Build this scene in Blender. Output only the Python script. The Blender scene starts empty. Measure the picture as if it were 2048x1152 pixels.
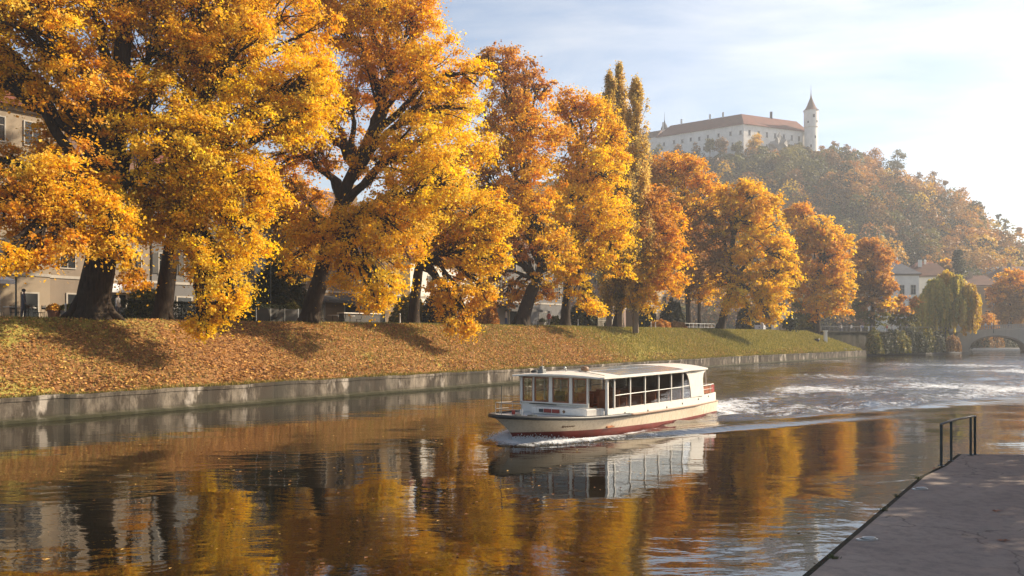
import bpy, math, random
import numpy as np
from mathutils import Vector, Matrix

SC = bpy.context.scene
COL = SC.collection
PI = math.pi
R = math.radians
F = 1700.0                      # focal length in photo pixels (2048 wide)
random.seed(7)
HAZE, SKY, SUN, EXPO = .00046, .085, 5.0, 1.08

def W(px, py, Y):               # photo pixel at distance Y -> world point
    return np.array([(px - 1024) / F * Y, Y, 4 - (py - 668) / F * Y])

# ------------------------------------------------------------------ objects
def tag(o, label=None, cat=None, group=None, kind=None):
    if label: o['label'] = label
    if cat: o['category'] = cat
    if group: o['group'] = group
    if kind: o['kind'] = kind
    return o

def empty(name, loc=(0, 0, 0), rz=0.0):
    o = bpy.data.objects.new(name, None)
    o.empty_display_size = 0.3
    o.location = loc
    o.rotation_euler = (0, 0, rz)
    COL.objects.link(o)
    return o

def mk(name, V, Fc, mat, parent=None, col=None, midx=None, smooth=False, attrs=None):
    """one mesh object from arrays; Fc is an (n,3|4) array or a list of index lists"""
    V = np.asarray(V, dtype=np.float32)
    me = bpy.data.meshes.new(name)
    me.vertices.add(len(V))
    me.vertices.foreach_set('co', V.ravel())
    if isinstance(Fc, np.ndarray):
        n, k = Fc.shape
        loops = Fc.astype(np.int32).ravel()
        starts = np.arange(n, dtype=np.int32) * k
    else:
        tot = np.array([len(f) for f in Fc], dtype=np.int32)
        loops = np.array([i for f in Fc for i in f], dtype=np.int32)
        starts = np.concatenate([[0], np.cumsum(tot)[:-1]]).astype(np.int32)
    me.loops.add(len(loops))
    me.loops.foreach_set('vertex_index', loops)
    me.polygons.add(len(starts))
    me.polygons.foreach_set('loop_start', starts)
    if midx is not None:
        me.polygons.foreach_set('material_index', np.asarray(midx, dtype=np.int32))
    for m in (mat if isinstance(mat, (list, tuple)) else [mat]):
        me.materials.append(m)
    me.update(calc_edges=True)
    me.polygons.foreach_set('use_smooth', np.full(len(starts), bool(smooth)))
    if col is not None:
        a = me.color_attributes.new('Col', 'FLOAT_COLOR', 'POINT')
        c = np.ones((len(V), 4), dtype=np.float32)
        c[:, :3] = col
        a.data.foreach_set('color', c.ravel())
    for k_, v_ in (attrs or {}).items():
        a = me.attributes.new(k_, 'FLOAT', 'POINT')
        a.data.foreach_set('value', np.asarray(v_, dtype=np.float32))
    me.validate()
    o = bpy.data.objects.new(name, me)
    COL.objects.link(o)
    if parent is not None: o.parent = parent
    return o

class MB:
    """collects simple solids into one mesh"""
    def __init__(s): s.v = []; s.f = []; s.m = []
    def add(s, V, Fs, mi=0):
        b = len(s.v)
        s.v += [tuple(map(float, p)) for p in V]
        s.f += [[i + b for i in f] for f in Fs]
        s.m += [mi] * len(Fs)
        return s
    def box(s, x0, x1, y0, y1, z0, z1, mi=0, M=None):
        V = [(x, y, z) for z in (z0, z1) for x, y in ((x0, y0), (x1, y0), (x1, y1), (x0, y1))]
        if M is not None: V = [M @ Vector(p) for p in V]
        return s.add(V, [[0, 3, 2, 1], [4, 5, 6, 7], [0, 1, 5, 4], [1, 2, 6, 5], [2, 3, 7, 6], [3, 0, 4, 7]], mi)
    def tube(s, pts, rad, n=8, mi=0, cap=True):
        pts = [np.array(p, float) for p in pts]
        if not hasattr(rad, '__len__'): rad = [rad] * len(pts)
        V = []
        up = np.array([0, 0, 1.0])
        for i, p in enumerate(pts):
            d = pts[min(i + 1, len(pts) - 1)] - pts[max(i - 1, 0)]
            d = d / (np.linalg.norm(d) + 1e-9)
            a = np.cross(d, up)
            if np.linalg.norm(a) < 0.2: a = np.cross(d, np.array([1.0, 0, 0]))
            a /= np.linalg.norm(a); b = np.cross(d, a)
            for k in range(n):
                t = 2 * PI * k / n
                V.append(p + rad[i] * (math.cos(t) * a + math.sin(t) * b))
        Fs = [[i * n + k, i * n + (k + 1) % n, (i + 1) * n + (k + 1) % n, (i + 1) * n + k]
              for i in range(len(pts) - 1) for k in range(n)]
        if cap:
            Fs += [list(range(n))[::-1], [(len(pts) - 1) * n + k for k in range(n)]]
        return s.add(V, Fs, mi)
    def lathe(s, prof, c=(0, 0, 0), n=16, mi=0):
        V = [(c[0] + r * math.cos(2 * PI * k / n), c[1] + r * math.sin(2 * PI * k / n), c[2] + z) for r, z in prof for k in range(n)]
        Fs = [[i * n + k, i * n + (k + 1) % n, (i + 1) * n + (k + 1) % n, (i + 1) * n + k]
              for i in range(len(prof) - 1) for k in range(n)]
        Fs += [list(range(n))[::-1], [(len(prof) - 1) * n + k for k in range(n)]]
        return s.add(V, Fs, mi)
    def prism(s, outline, axis, a0, a1, mi=0):
        """2-D outline extruded along axis 'x','y','z' between a0 and a1"""
        def P(p, a):
            return {'x': (a, p[0], p[1]), 'y': (p[0], a, p[1]), 'z': (p[0], p[1], a)}[axis]
        n = len(outline)
        V = [P(p, a0) for p in outline] + [P(p, a1) for p in outline]
        Fs = [list(range(n))[::-1], list(range(n, 2 * n))]
        Fs += [[i, (i + 1) % n, n + (i + 1) % n, n + i] for i in range(n)]
        return s.add(V, Fs, mi)
    def build(s, name, mat, parent=None, smooth=False, bevel=0):
        o = mk(name, s.v, s.f, mat, parent, midx=s.m if isinstance(mat, (list, tuple)) else None, smooth=smooth)
        if bevel:
            b = o.modifiers.new('bevel', 'BEVEL'); b.width = bevel; b.segments = 2; b.limit_method = 'ANGLE'
        return o

def copy_tree(o, parent=None):
    c = o.copy(); COL.objects.link(c)
    c.parent = parent
    for ch in [x for x in o.children]: copy_tree(ch, c)
    return c

# ------------------------------------------------------------------ materials
class NT:
    def __init__(s, name):
        s.m = bpy.data.materials.new(name); s.m.use_nodes = True
        s.t = s.m.node_tree; s.t.nodes.clear()
        s.out = s.t.nodes.new('ShaderNodeOutputMaterial')
    def n(s, typ, ins=None, **props):
        nd = s.t.nodes.new('ShaderNode' + typ)
        for k, v in props.items(): setattr(nd, k, v)
        for k, v in (ins or {}).items():
            if isinstance(v, bpy.types.NodeSocket): s.t.links.new(v, nd.inputs[k])
            else: nd.inputs[k].default_value = v
        return nd
    def math(s, op, a, b=0.0, clamp=False):
        nd = s.n('Math', {0: a, 1: b}, operation=op); nd.use_clamp = clamp
        return nd.outputs[0]
    def mix(s, f, a, b, blend='MIX'):
        nd = s.n('Mix', data_type='RGBA', blend_type=blend)
        for i, v in ((0, f), (6, a), (7, b)):
            if isinstance(v, bpy.types.NodeSocket): s.t.links.new(v, nd.inputs[i])
            else: nd.inputs[i].default_value = v if i == 0 else (*v, 1) if len(v) == 3 else v
        return nd.outputs[2]
    def noise(s, vec, scale, detail=4, rough=0.55, **k):
        i = {'Scale': scale, 'Detail': detail, 'Roughness': rough}
        if vec is not None: i['Vector'] = vec
        return s.n('TexNoise', i, **k).outputs[0]
    def ramp(s, f, stops, interp='LINEAR'):
        nd = s.n('ValToRGB', {0: f}); cr = nd.color_ramp; cr.interpolation = interp
        while len(cr.elements) < len(stops): cr.elements.new(0.5)
        for e, (p, c) in zip(cr.elements, stops):
            e.position = p
            e.color = (c, c, c, 1) if not hasattr(c, '__len__') else (*c, 1)
        return nd.outputs[0]
    def coord(s, which='Object'): return s.n('TexCoord').outputs[which]
    def scale(s, v, sc, rot=(0, 0, 0)):
        return s.n('Mapping', {'Vector': v, 'Scale': sc, 'Rotation': rot}).outputs[0]
    def bump(s, h, strength=0.5, dist=0.05, normal=None):
        i = {'Height': h, 'Strength': strength, 'Distance': dist}
        if normal is not None: i['Normal'] = normal
        return s.n('Bump', i).outputs[0]
    def pbr(s, color, rough=0.6, metal=0.0, normal=None, spec=0.5, **kw):
        i = {'Base Color': color if isinstance(color, bpy.types.NodeSocket) else (*color, 1),
             'Roughness': rough, 'Metallic': metal, 'Specular IOR Level': spec}
        if normal is not None: i['Normal'] = normal
        i.update(kw)
        return s.n('BsdfPrincipled', i).outputs[0]
    def done(s, sh): s.t.links.new(sh, s.out.inputs['Surface']); return s.m

def paint(name, c, rough=0.45, var=0.12, metal=0.0, dirt=0.25, scale=2.0):
    m = NT(name); co = m.coord()
    a = m.noise(co, scale, 5); b = m.noise(m.scale(co, (1, 1, .25)), scale * 6, 4, .65)
    c2 = tuple(x * (1 - var) for x in c); c3 = tuple(x * (1 - dirt) * (.95, .9, .82)[i] for i, x in enumerate(c))
    col = m.mix(m.ramp(a, [(.35, 0.0), (.65, 1.0)]), c, c2)
    col = m.mix(m.ramp(b, [(.52, 0.0), (.75, .8)]), col, c3)
    return m.done(m.pbr(col, m.math('ADD', m.math('MULTIPLY', b, .2), rough - .1), metal, m.bump(b, .15, .01)))

M = {}
M['white'] = paint('white_paint', (.76, .72, .65), .3, .05, 0, .15)
M['cream'] = paint('cream_hull_paint', (.72, .60, .44), .28, .06, 0, .2, 1.2)
M['red'] = paint('red_antifouling', (.22, .03, .018), .45, .3)
M['black'] = paint('black_rubber', (.02, .02, .018), .5)
M['brownrail'] = paint('brown_rub_rail', (.22, .12, .06), .5)
M['roofgrey'] = paint('grey_roof_paint', (.52, .53, .53), .3, .08)
M['roofpanel'] = paint('roof_glass_panel', (.30, .34, .38), .12, .15)
M['wood'] = paint('varnished_wood', (.34, .11, .04), .35, .4)
M['woodl'] = paint('orange_wood', (.36, .13, .04), .35, .3)
M['metal'] = paint('worn_steel', (.42, .41, .39), .35, .2, .7)
M['darkmetal'] = paint('dark_green_painted_steel', (.035, .045, .042), .45, .3, .2)
M['greymetal'] = paint('grey_galvanised_steel', (.22, .22, .21), .5, .3, .5)
M['bench'] = paint('red_brown_wood', (.52, .15, .06), .35, .35)
M['redseat'] = paint('red_vinyl', (.30, .03, .02), .4, .2)
M['galv'] = paint('bright_galvanised', (.6, .6, .58), .35, .2, .6)

m = NT('thin_glass')
tr = m.n('BsdfTransparent', {'Color': (.93, .94, .92, 1)}).outputs[0]
gl = m.n('BsdfGlossy', {'Color': (1, 1, 1, 1), 'Roughness': .02}).outputs[0]
fr = m.math('ADD', m.math('MULTIPLY', m.n('LayerWeight', {'Blend': .25}).outputs[0], .5), .03)
M['glass'] = m.done(m.n('MixShader', {0: fr, 1: tr, 2: gl}).outputs[0])

# leaves: colour comes from the crown's own colour attribute; part of the light passes through
def leafmat(name, transl=.45):
    m = NT(name)
    c = m.n('VertexColor', layer_name='Col').outputs[0]
    hs = m.n('HueSaturation', {'Saturation': 1.05, 'Value': 1.25, 'Color': c}).outputs[0]
    d = m.n('BsdfPrincipled', {'Base Color': c, 'Roughness': .55, 'Specular IOR Level': .25}).outputs[0]
    t = m.n('BsdfTranslucent', {'Color': hs}).outputs[0]
    return m.done(m.n('MixShader', {0: transl, 1: d, 2: t}).outputs[0])
M['leaf'] = leafmat('autumn_leaf', .50)
M['leafdull'] = leafmat('dull_leaf', .25)

m = NT('bark'); co = m.coord()
s1 = m.noise(m.scale(co, (1, 1, .18)), 9, 6, .7); s2 = m.noise(co, 1.3, 4)
c = m.mix(m.ramp(s1, [(.35, 0.0), (.7, 1.0)]), (.012, .008, .005), (.055, .036, .023))
c = m.mix(m.ramp(s2, [(.5, 0.0), (.75, .4)]), c, (.07, .055, .035))
M['bark'] = m.done(m.pbr(c, .9, 0, m.bump(s1, .9, .06), .2))
m = NT('pale_bark'); co = m.coord()
s1 = m.noise(m.scale(co, (1, 1, .3)), 6, 6, .7)
M['palebark'] = m.done(m.pbr(m.mix(s1, (.10, .07, .05), (.25, .2, .15)), .9, 0, m.bump(s1, .8, .04), .2))

# plaster / masonry
def plaster(name, c, stain=.35, course=False):
    m = NT(name); co = m.coord()
    a = m.noise(co, .35, 6, .6); b = m.noise(m.scale(co, (1, 1, .12)), 1.6, 5, .65); f = m.noise(co, 14, 3)
    col = m.mix(m.ramp(a, [(.35, 0.0), (.7, 1.0)]), c, tuple(x * .8 for x in c))
    col = m.mix(m.ramp(b, [(.5, 0.0), (.8, stain)]), col, tuple(x * .45 for x in c))
    return m.done(m.pbr(col, .9, 0, m.bump(f, .3, .01), .2))
M['pl_cream'] = plaster('cream_plaster', (.33, .265, .19))
M['pl_beige'] = plaster('beige_plaster', (.26, .21, .16))
M['pl_grey'] = plaster('grey_plaster', (.17, .165, .16))
M['pl_ochre'] = plaster('ochre_plaster', (.24, .17, .10))
M['pl_pink'] = plaster('pinkish_plaster', (.26, .19, .16))
M['pl_white'] = plaster('white_plaster', (.80, .77, .70), .3)
M['castle'] = plaster('castle_lime_plaster', (.80, .76, .70), .35)
M['trim'] = plaster('pale_stone_trim', (.45, .41, .35), .3)
M['concrete'] = plaster('concrete', (.34, .32, .29), .5)
def tiles(name, c1, c2, scale=3.0):
    m = NT(name); co = m.coord()
    w = m.n('TexWave', {'Vector': co, 'Scale': scale, 'Distortion': .6}, wave_type='BANDS', bands_direction='Z').outputs[0]
    a = m.noise(co, .5, 6, .7)
    col = m.mix(m.ramp(a, [(.35, 0.0), (.68, 1.0)]), c1, c2)
    return m.done(m.pbr(col, .8, 0, m.bump(w, .5, .04), .2))
M['tile_red'] = tiles('red_clay_tiles', (.17, .055, .035), (.11, .045, .033))
M['tile_brown'] = tiles('brown_clay_tiles', (.17, .09, .06), (.11, .07, .055))
M['slate'] = tiles('dark_slate', (.06, .065, .075), (.10, .10, .11))
M['tile_grey'] = tiles('grey_roofing', (.26, .28, .30), (.2, .21, .22))
M['pane'] = (lambda m: m.done(m.pbr(m.mix(m.noise(m.coord(), .8, 2), (.012, .014, .016), (.04, .045, .05)), .08)))(NT('window_pane'))
M['shutter'] = paint('dark_shutter', (.045, .04, .032), .6, .3)
M['canvas_white'] = paint('white_canvas', (.70, .70, .70), .8, .08, 0, .2)
M['canvas_dark'] = paint('dark_canvas', (.06, .055, .05), .8, .2)
M['terracotta'] = paint('terracotta', (.30, .13, .07), .8, .3)
M['cloth_a'] = paint('grey_cloth', (.12, .12, .14), .9)
M['cloth_b'] = paint('pale_cloth', (.55, .52, .50), .9)
M['cloth_c'] = paint('blue_cloth', (.08, .12, .25), .9)
M['cloth_d'] = paint('red_cloth', (.4, .06, .04), .9)
M['skin'] = paint('skin', (.5, .32, .24), .6)
M['hair'] = paint('hair', (.03, .02, .015), .6)
M['carpaint'] = paint('white_car_paint', (.7, .7, .72), .2, .03, 0, .05)

# quay wall: old concrete blocks with stains, local x runs along the wall
m = NT('quay_stone'); co = m.coord()
br = m.n('TexBrick', {'Vector': m.scale(co, (1, 1, 1), (R(90), 0, 0)), 'Scale': 1.0, 'Mortar Size': .012, 'Mortar Smooth': .4,
                      'Brick Width': 1.5, 'Row Height': 1.6, 'Color1': (.21, .175, .135, 1), 'Color2': (.34, .28, .21, 1), 'Mortar': (.07, .06, .05, 1)})
br.offset = 0.0
str1 = m.noise(m.scale(co, (1, 1, .35)), .8, 8, .72)
str2 = m.noise(m.scale(co, (1, 1, .5)), .55, 4, .6)
fine = m.noise(co, 16, 5, .7)
c = m.mix(m.ramp(str1, [(.33, 0.0), (.53, 1.0)]), br.outputs[0], (.055, .042, .03))
c = m.mix(m.ramp(str2, [(.48, 0.0), (.62, .85)]), c, (.055, .048, .036))
c = m.mix(m.ramp(m.noise(m.scale(co, (1, 1, .4)), .9, 4, .6), [(.58, 0.0), (.66, .7)]), c, (.52, .45, .37))
z = m.n('SeparateXYZ', {0: co}).outputs[2]
low = m.ramp(m.math('ADD', z, m.math('MULTIPLY', m.math('SUBTRACT', fine, .5), .3)), [(.10, 1.0), (.36, 0.0)])
c = m.mix(m.math('MULTIPLY', low, .9), c, (.035, .034, .014))
c = m.mix(m.math('MULTIPLY', m.math('SUBTRACT', fine, .4, True), .9), c, (.05, .045, .035))
M['quay'] = m.done(m.pbr(c, .9, 0, m.bump(m.math('ADD', fine, m.math('MULTIPLY', br.outputs[1], -1.5)), .7, .03), .2))

# retaining wall with ivy; dark tones also stand in for shade on it
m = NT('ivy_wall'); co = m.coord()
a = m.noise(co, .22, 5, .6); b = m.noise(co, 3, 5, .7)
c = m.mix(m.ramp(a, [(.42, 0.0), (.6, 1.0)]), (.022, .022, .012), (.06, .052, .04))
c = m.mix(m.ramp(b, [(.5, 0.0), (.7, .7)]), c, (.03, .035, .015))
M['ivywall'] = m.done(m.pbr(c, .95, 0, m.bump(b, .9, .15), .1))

# bank: leaf litter over grass; 'litter' attribute says where the leaves lie
m = NT('bank_turf'); co = m.coord()
lit = m.n('Attribute', attribute_name='litter').outputs['Fac']
n1 = m.noise(co, .45, 5, .6); n2 = m.noise(co, 5, 5, .7); n3 = m.noise(co, 22, 4, .7); vo = m.n('TexVoronoi', {'Vector': co, 'Scale': 9.0})
grass = m.mix(n2, (.17, .15, .025), (.38, .31, .07))
grass = m.mix(m.ramp(n3, [(.4, 0.0), (.7, .7)]), grass, (.46, .35, .11))
leaf = m.mix(vo.outputs['Color'], (.22, .11, .04), (.48, .26, .10))
leaf = m.mix(m.ramp(n3, [(.35, .8), (.6, 0.0)]), leaf, (.11, .05, .02))
f = m.ramp(m.math('ADD', m.math('MULTIPLY', m.math('SUBTRACT', n1, .5), 1.6), m.math('ADD', lit, m.math('MULTIPLY', m.math('SUBTRACT', n2, .5), .8))), [(.42, 0.0), (.6, 1.0)])
c = m.mix(f, grass, leaf)
M['bank'] = m.done(m.pbr(c, .95, 0, m.bump(m.math('ADD', n3, n2), .9, .08), .1))

m = NT('promenade_gravel'); co = m.coord()
a = m.noise(co, 1.2, 6, .7); b = m.noise(co, 18, 4)
M['gravel'] = m.done(m.pbr(m.mix(a, (.12, .085, .05), (.22, .15, .08)), .95, 0, m.bump(b, .6, .02), .1))
m = NT('land_soil'); co = m.coord()
a = m.noise(co, .08, 6, .7)
M['land'] = m.done(m.pbr(m.mix(a, (.035, .03, .015), (.06, .045, .022)), .95, 0, None, .1))

# pier asphalt
m = NT('pier_asphalt'); co = m.coord()
a = m.noise(co, .35, 5, .6); b = m.noise(co, 60, 3, .8); g = m.noise(co, 5, 6, .7); vo = m.n('TexVoronoi', {'Vector': co, 'Scale': 75.0})
c = m.mix(m.ramp(a, [(.35, 0.0), (.65, 1.0)]), (.22, .175, .15), (.30, .245, .205))
c = m.mix(m.ramp(g, [(.45, 0.0), (.7, .55)]), c, (.095, .08, .075))
c = m.mix(m.ramp(vo.outputs['Distance'], [(.12, .55), (.3, 0.0)]), c, (.32, .29, .26))
c = m.mix(m.ramp(b, [(.55, 0.0), (.75, .6)]), c, (.06, .052, .05))
pst = m.noise(m.scale(co, (.6, 1.6, 1)), 1.1, 4, .6)
c = m.mix(m.ramp(pst, [(.57, 0.0), (.64, .35)]), c, (.28, .23, .19))
wv = m.n('TexVoronoi', {'Vector': m.scale(m.n('VectorMath', {0: co, 1: m.n('TexNoise', {'Vector': co, 'Scale': 1.5, 'Detail': 4.0}).outputs[1]}, operation='ADD').outputs[0], (.28, .28, .28)), 'Scale': 1.0}, feature='DISTANCE_TO_EDGE').outputs[0]
c = m.mix(m.ramp(wv, [(.0015, .75), (.005, 0.0)]), c, (.035, .03, .027))
M['asphalt'] = m.done(m.pbr(c, .88, 0, m.bump(m.math('ADD', b, m.math('MULTIPLY', g, .6)), .55, .012), .25))

# ------------------------------------------------------------------ water
m = NT('river_water'); co = m.coord()
wk = m.n('Attribute', attribute_name='wake').outputs['Fac']
fo = m.n('Attribute', attribute_name='foam_glare').outputs['Fac']  # white cover: foam at the hull plus sky glare painted over the wake
ch = m.n('Attribute', attribute_name='chop').outputs['Fac']
d0 = m.n('VectorMath', {0: co, 1: m.n('VectorMath', {0: m.n('TexNoise', {'Vector': co, 'Scale': .15, 'Detail': 2.0}).outputs[1], 'Scale': 3.0}, operation='SCALE').outputs[0]}, operation='ADD').outputs[0]
w1 = m.noise(m.scale(d0, (.30, .62, 1), (0, 0, R(-8))), 1.0, 2, .5)
w2 = m.noise(m.scale(d0, (1.5, 3.0, 1), (0, 0, R(12))), 1.0, 3, .5)
w3 = m.noise(m.scale(co, (6, 11, 1), (0, 0, R(-20))), 1.0, 3, .55)
w4 = m.noise(m.scale(co, (1.6, 2.2, 1), (0, 0, R(35))), 1.0, 4, .6)
calm = m.ramp(m.noise(co, .05, 3), [(.35, .55), (.65, 1.15)])
h = m.math('ADD', m.math('MULTIPLY', w1, .026), m.math('MULTIPLY', w2, .0072))
h = m.math('ADD', h, m.math('MULTIPLY', w3, .00035))
h = m.math('MULTIPLY', h, m.math('MULTIPLY', calm, m.math('ADD', .8, m.math('MULTIPLY', ch, 1.2))))
h = m.math('ADD', h, m.math('MULTIPLY', w4, m.math('MULTIPLY', wk, .20)))
nrm = m.bump(h, 1.0, 1.0)
body = m.mix(m.noise(co, .1, 3), (.006, .005, .003), (.010, .008, .004))
wat = m.n('BsdfPrincipled', {'Base Color': body, 'Roughness': .02, 'IOR': 2.4, 'Specular IOR Level': .5, 'Normal': nrm}).outputs[0]
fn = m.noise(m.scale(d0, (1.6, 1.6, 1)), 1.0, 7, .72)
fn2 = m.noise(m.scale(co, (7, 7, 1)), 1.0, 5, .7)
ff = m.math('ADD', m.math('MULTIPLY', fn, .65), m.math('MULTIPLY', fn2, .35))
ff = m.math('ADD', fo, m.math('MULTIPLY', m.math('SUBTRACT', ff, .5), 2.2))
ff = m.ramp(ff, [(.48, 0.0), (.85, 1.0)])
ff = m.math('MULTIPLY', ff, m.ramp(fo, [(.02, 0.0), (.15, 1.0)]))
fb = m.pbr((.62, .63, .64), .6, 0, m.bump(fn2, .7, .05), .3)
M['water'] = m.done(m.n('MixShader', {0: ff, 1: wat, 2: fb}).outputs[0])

BO = np.array([.1, 31.05]); BU = np.array([.567, .824]); BV = np.array([.824, -.567])   # boat frame: aft, port
xs = np.unique(np.concatenate([np.linspace(-400, -50, 12), np.linspace(-50, -4, 40), np.linspace(-4, 24, 150), np.linspace(24, 80, 90), np.linspace(80, 700, 18)]))
ys = np.unique(np.concatenate([np.linspace(-60, 4, 6), np.linspace(4, 26, 60), np.linspace(26, 58, 190), np.linspace(58, 120, 110), np.linspace(120, 220, 30), np.linspace(220, 900, 8)]))
GX, GY = np.meshgrid(xs, ys)
P = np.stack([GX - BO[0], GY - BO[1]], -1)
U = P @ BU; Vv = P @ BV
def sm(a, b, x):
    t = np.clip((x - a) / (b - a), 0, 1); return t * t * (3 - 2 * t)
rng0 = np.random.default_rng(3)
def vnoise(x, y, sc, seed=0):
    r = np.random.default_rng(seed); out = np.zeros_like(x)
    for i in range(7):
        a = r.uniform(0, 2 * PI); k = sc * r.uniform(.6, 1.7); ph = r.uniform(0, 6.28)
        out += np.sin((x * math.cos(a) + y * math.sin(a)) * k + ph)
    return out / 3.7
hbw = lambda u: np.interp(u, [-.2, 0, 1, 2, 3.5, 6, 12, 15.2, 17, 60], [0, .05, .8, 1.3, 1.75, 1.98, 1.95, 1.85, 1.2, .6])
dist_side = np.abs(Vv) - hbw(U)                     # distance outside hull side
inside = (U > -.3) & (U < 15.3)
H = np.zeros_like(GX)
# bow wave: mound hugging the stem and sliding outward
bw = np.exp(-((U + .25) / .55) ** 2) * np.exp(-(np.abs(Vv) / .55) ** 2) * .16
arm = np.exp(-((np.abs(Vv) - (.72 + .42 * (U + .6))) / (.26 + .035 * np.maximum(U, 0))) ** 2) * sm(-1.2, .4, U) * (1 - sm(4, 30, U)) * .13
H += bw + arm
side = np.exp(-(np.maximum(dist_side, 0) / .35) ** 2) * inside * (.02 + .04 * vnoise(GX, GY, 3.0, 2))
H += side
# divergent wave trains inside the wedge
tan_w = .36
a_ = np.abs(Vv) - (tan_w * (U + .5) + .3)           # >0 outside the wedge
amp = sm(2, 9, U) * (.18 * np.exp(-U / 130.))
for k in range(4):
    off = -k * (1.9 + .02 * U)
    H += amp * (.75 ** k) * np.exp(-((a_ - off) / .8) ** 2) * (.8 + .3 * vnoise(GX, GY, .7, 20 + k)) * (Vv > -30)
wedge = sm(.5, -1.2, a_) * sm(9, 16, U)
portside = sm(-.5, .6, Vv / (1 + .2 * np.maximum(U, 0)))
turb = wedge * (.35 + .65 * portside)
H += turb * (.045 * vnoise(GX, GY, 2.6, 5) + .14 * vnoise(GX, GY, 1.25, 55)) * np.exp(-U / 150.)
glit0 = sm(42, 75, GY) * sm(.12, .42, GX / np.maximum(GY, 1)) * sm(165, 120, GY)
H += glit0 * .12 * vnoise(GX, GY, .95, 56)
H += .008 * vnoise(GX, GY, .55, 9) + .006 * vnoise(GX, GY, 1.3, 11)
stern = np.exp(-(np.abs(Vv) / (1.6 + .07 * np.maximum(U - 15, 0))) ** 2) * sm(14.8, 15.6, U) * np.exp(-np.maximum(U - 15, 0) / 9.)
H += stern * (.10 + .07 * vnoise(GX, GY, 4.0, 6))
H = np.where((np.abs(Vv) < hbw(U) - .12) & (U > .2) & (U < 15), -.12, H)
wake = np.clip(turb * (.85 + .5 * np.exp(-U / 60.)) + .35 * arm / .13 + stern * .8, 0, 1.3)
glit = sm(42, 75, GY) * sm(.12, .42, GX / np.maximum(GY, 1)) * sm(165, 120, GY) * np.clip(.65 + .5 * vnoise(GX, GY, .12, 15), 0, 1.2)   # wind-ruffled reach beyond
wake = np.clip(np.maximum(wake, .75 * glit), 0, 1.3)
foam_glare = np.clip(1.3 * np.exp(-((U - .2) / 1.1) ** 2) * np.exp(-(np.maximum(dist_side, 0) / .75) ** 2) + .55 * np.exp(-((np.abs(Vv) - (.85 + .42 * (U + .6))) / (.35 + .03 * np.maximum(U, 0))) ** 2) * sm(-1.2, .4, U) * (1 - sm(3, 9, U))
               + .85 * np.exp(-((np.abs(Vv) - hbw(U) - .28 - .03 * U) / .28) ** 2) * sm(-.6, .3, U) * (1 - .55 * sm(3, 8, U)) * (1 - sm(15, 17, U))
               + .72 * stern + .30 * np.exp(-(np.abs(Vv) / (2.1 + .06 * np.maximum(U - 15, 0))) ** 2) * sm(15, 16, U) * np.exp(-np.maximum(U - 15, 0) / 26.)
               + turb * (.40 * np.exp(-((a_ + 2.5) / 2.6) ** 2) * sm(8, 20, U) * np.exp(-U / 130.) + .44 * (.45 + .7 * sm(22, 55, U)) * sm(9, 16, U) * np.exp(-U / 160.) * (.8 + .5 * vnoise(GX, GY, .35, 44)))  # white across the wedge, painted in for sky glare on broken water
               + .46 * glit * (.7 + .6 * vnoise(GX, GY, .3, 45))  # same painted glare on the ruffled reach beyond
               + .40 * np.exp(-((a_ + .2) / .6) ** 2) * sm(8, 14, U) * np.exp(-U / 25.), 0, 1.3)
chop = np.clip(.15 + .85 * sm(30, 75, GY) * sm(-.1, .35, GX / np.maximum(GY, 1)), 0, 1)
ny, nx = GX.shape
idx = np.arange(nx * ny).reshape(ny, nx)
Fq = np.stack([idx[:-1, :-1], idx[:-1, 1:], idx[1:, 1:], idx[1:, :-1]], -1).reshape(-1, 4)
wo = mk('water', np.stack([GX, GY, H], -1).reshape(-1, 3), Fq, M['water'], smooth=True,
        attrs={'wake': wake.ravel(), 'foam_glare': foam_glare.ravel(), 'chop': chop.ravel()})
tag(wo, 'dark rippled river with a boat wake', kind='structure')

# ------------------------------------------------------------------ bank line
BK = np.array([(-58.0, -10.0), (-40.0, 14.05), (-22.5, 37.4), (-14.2, 49.3), (-.2, 68.0), (29.0, 108.6), (61.5, 147.8)])
seg = np.linalg.norm(np.diff(BK, axis=0), axis=1)
SS = np.concatenate([[0], np.cumsum(seg)])
SS -= SS[2]                                          # s = 0 where the wall enters the photo
NV = np.array([-.8, .6])
def edge(s):
    s = np.asarray(s, float)
    return np.stack([np.interp(s, SS, BK[:, 0]), np.interp(s, SS, BK[:, 1])], -1)
S_END = SS[-1]
def ztop(s): return np.interp(s, [0, 60, S_END], [4.85, 4.72, 4.30])
def ground(s, n):                                    # world point on the bank at distance n behind the wall face
    p = edge(s) + np.asarray(n)[..., None] * NV
    return p
def bank_z(s, n):
    zt = ztop(s)
    t = np.clip((n - .45) / 6.6, 0, 1)
    prof = t ** .92
    z = 1.10 + (zt - 1.10) * (prof + .05 * np.sin(PI * t))
    z = np.where(t >= .86, np.minimum(z, zt - .12 * (1 - sm(.86, 1.12, (n - .45) / 6.6))), z)
    return z
def bank_ray(px, n=8.2):                             # where the view ray through photo column px crosses the line n behind the wall
    r = (px - 1024) / F
    ss = np.linspace(SS[0], S_END + 40, 4000)
    p = ground(ss, np.full_like(ss, n))
    d = p[:, 0] - r * p[:, 1]
    k = int(np.argmin(np.abs(d) + (p[:, 1] < 5) * 1e3))
    return float(p[k, 0]), float(p[k, 1]), float(ztop(ss[k])), float(ss[k])

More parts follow.
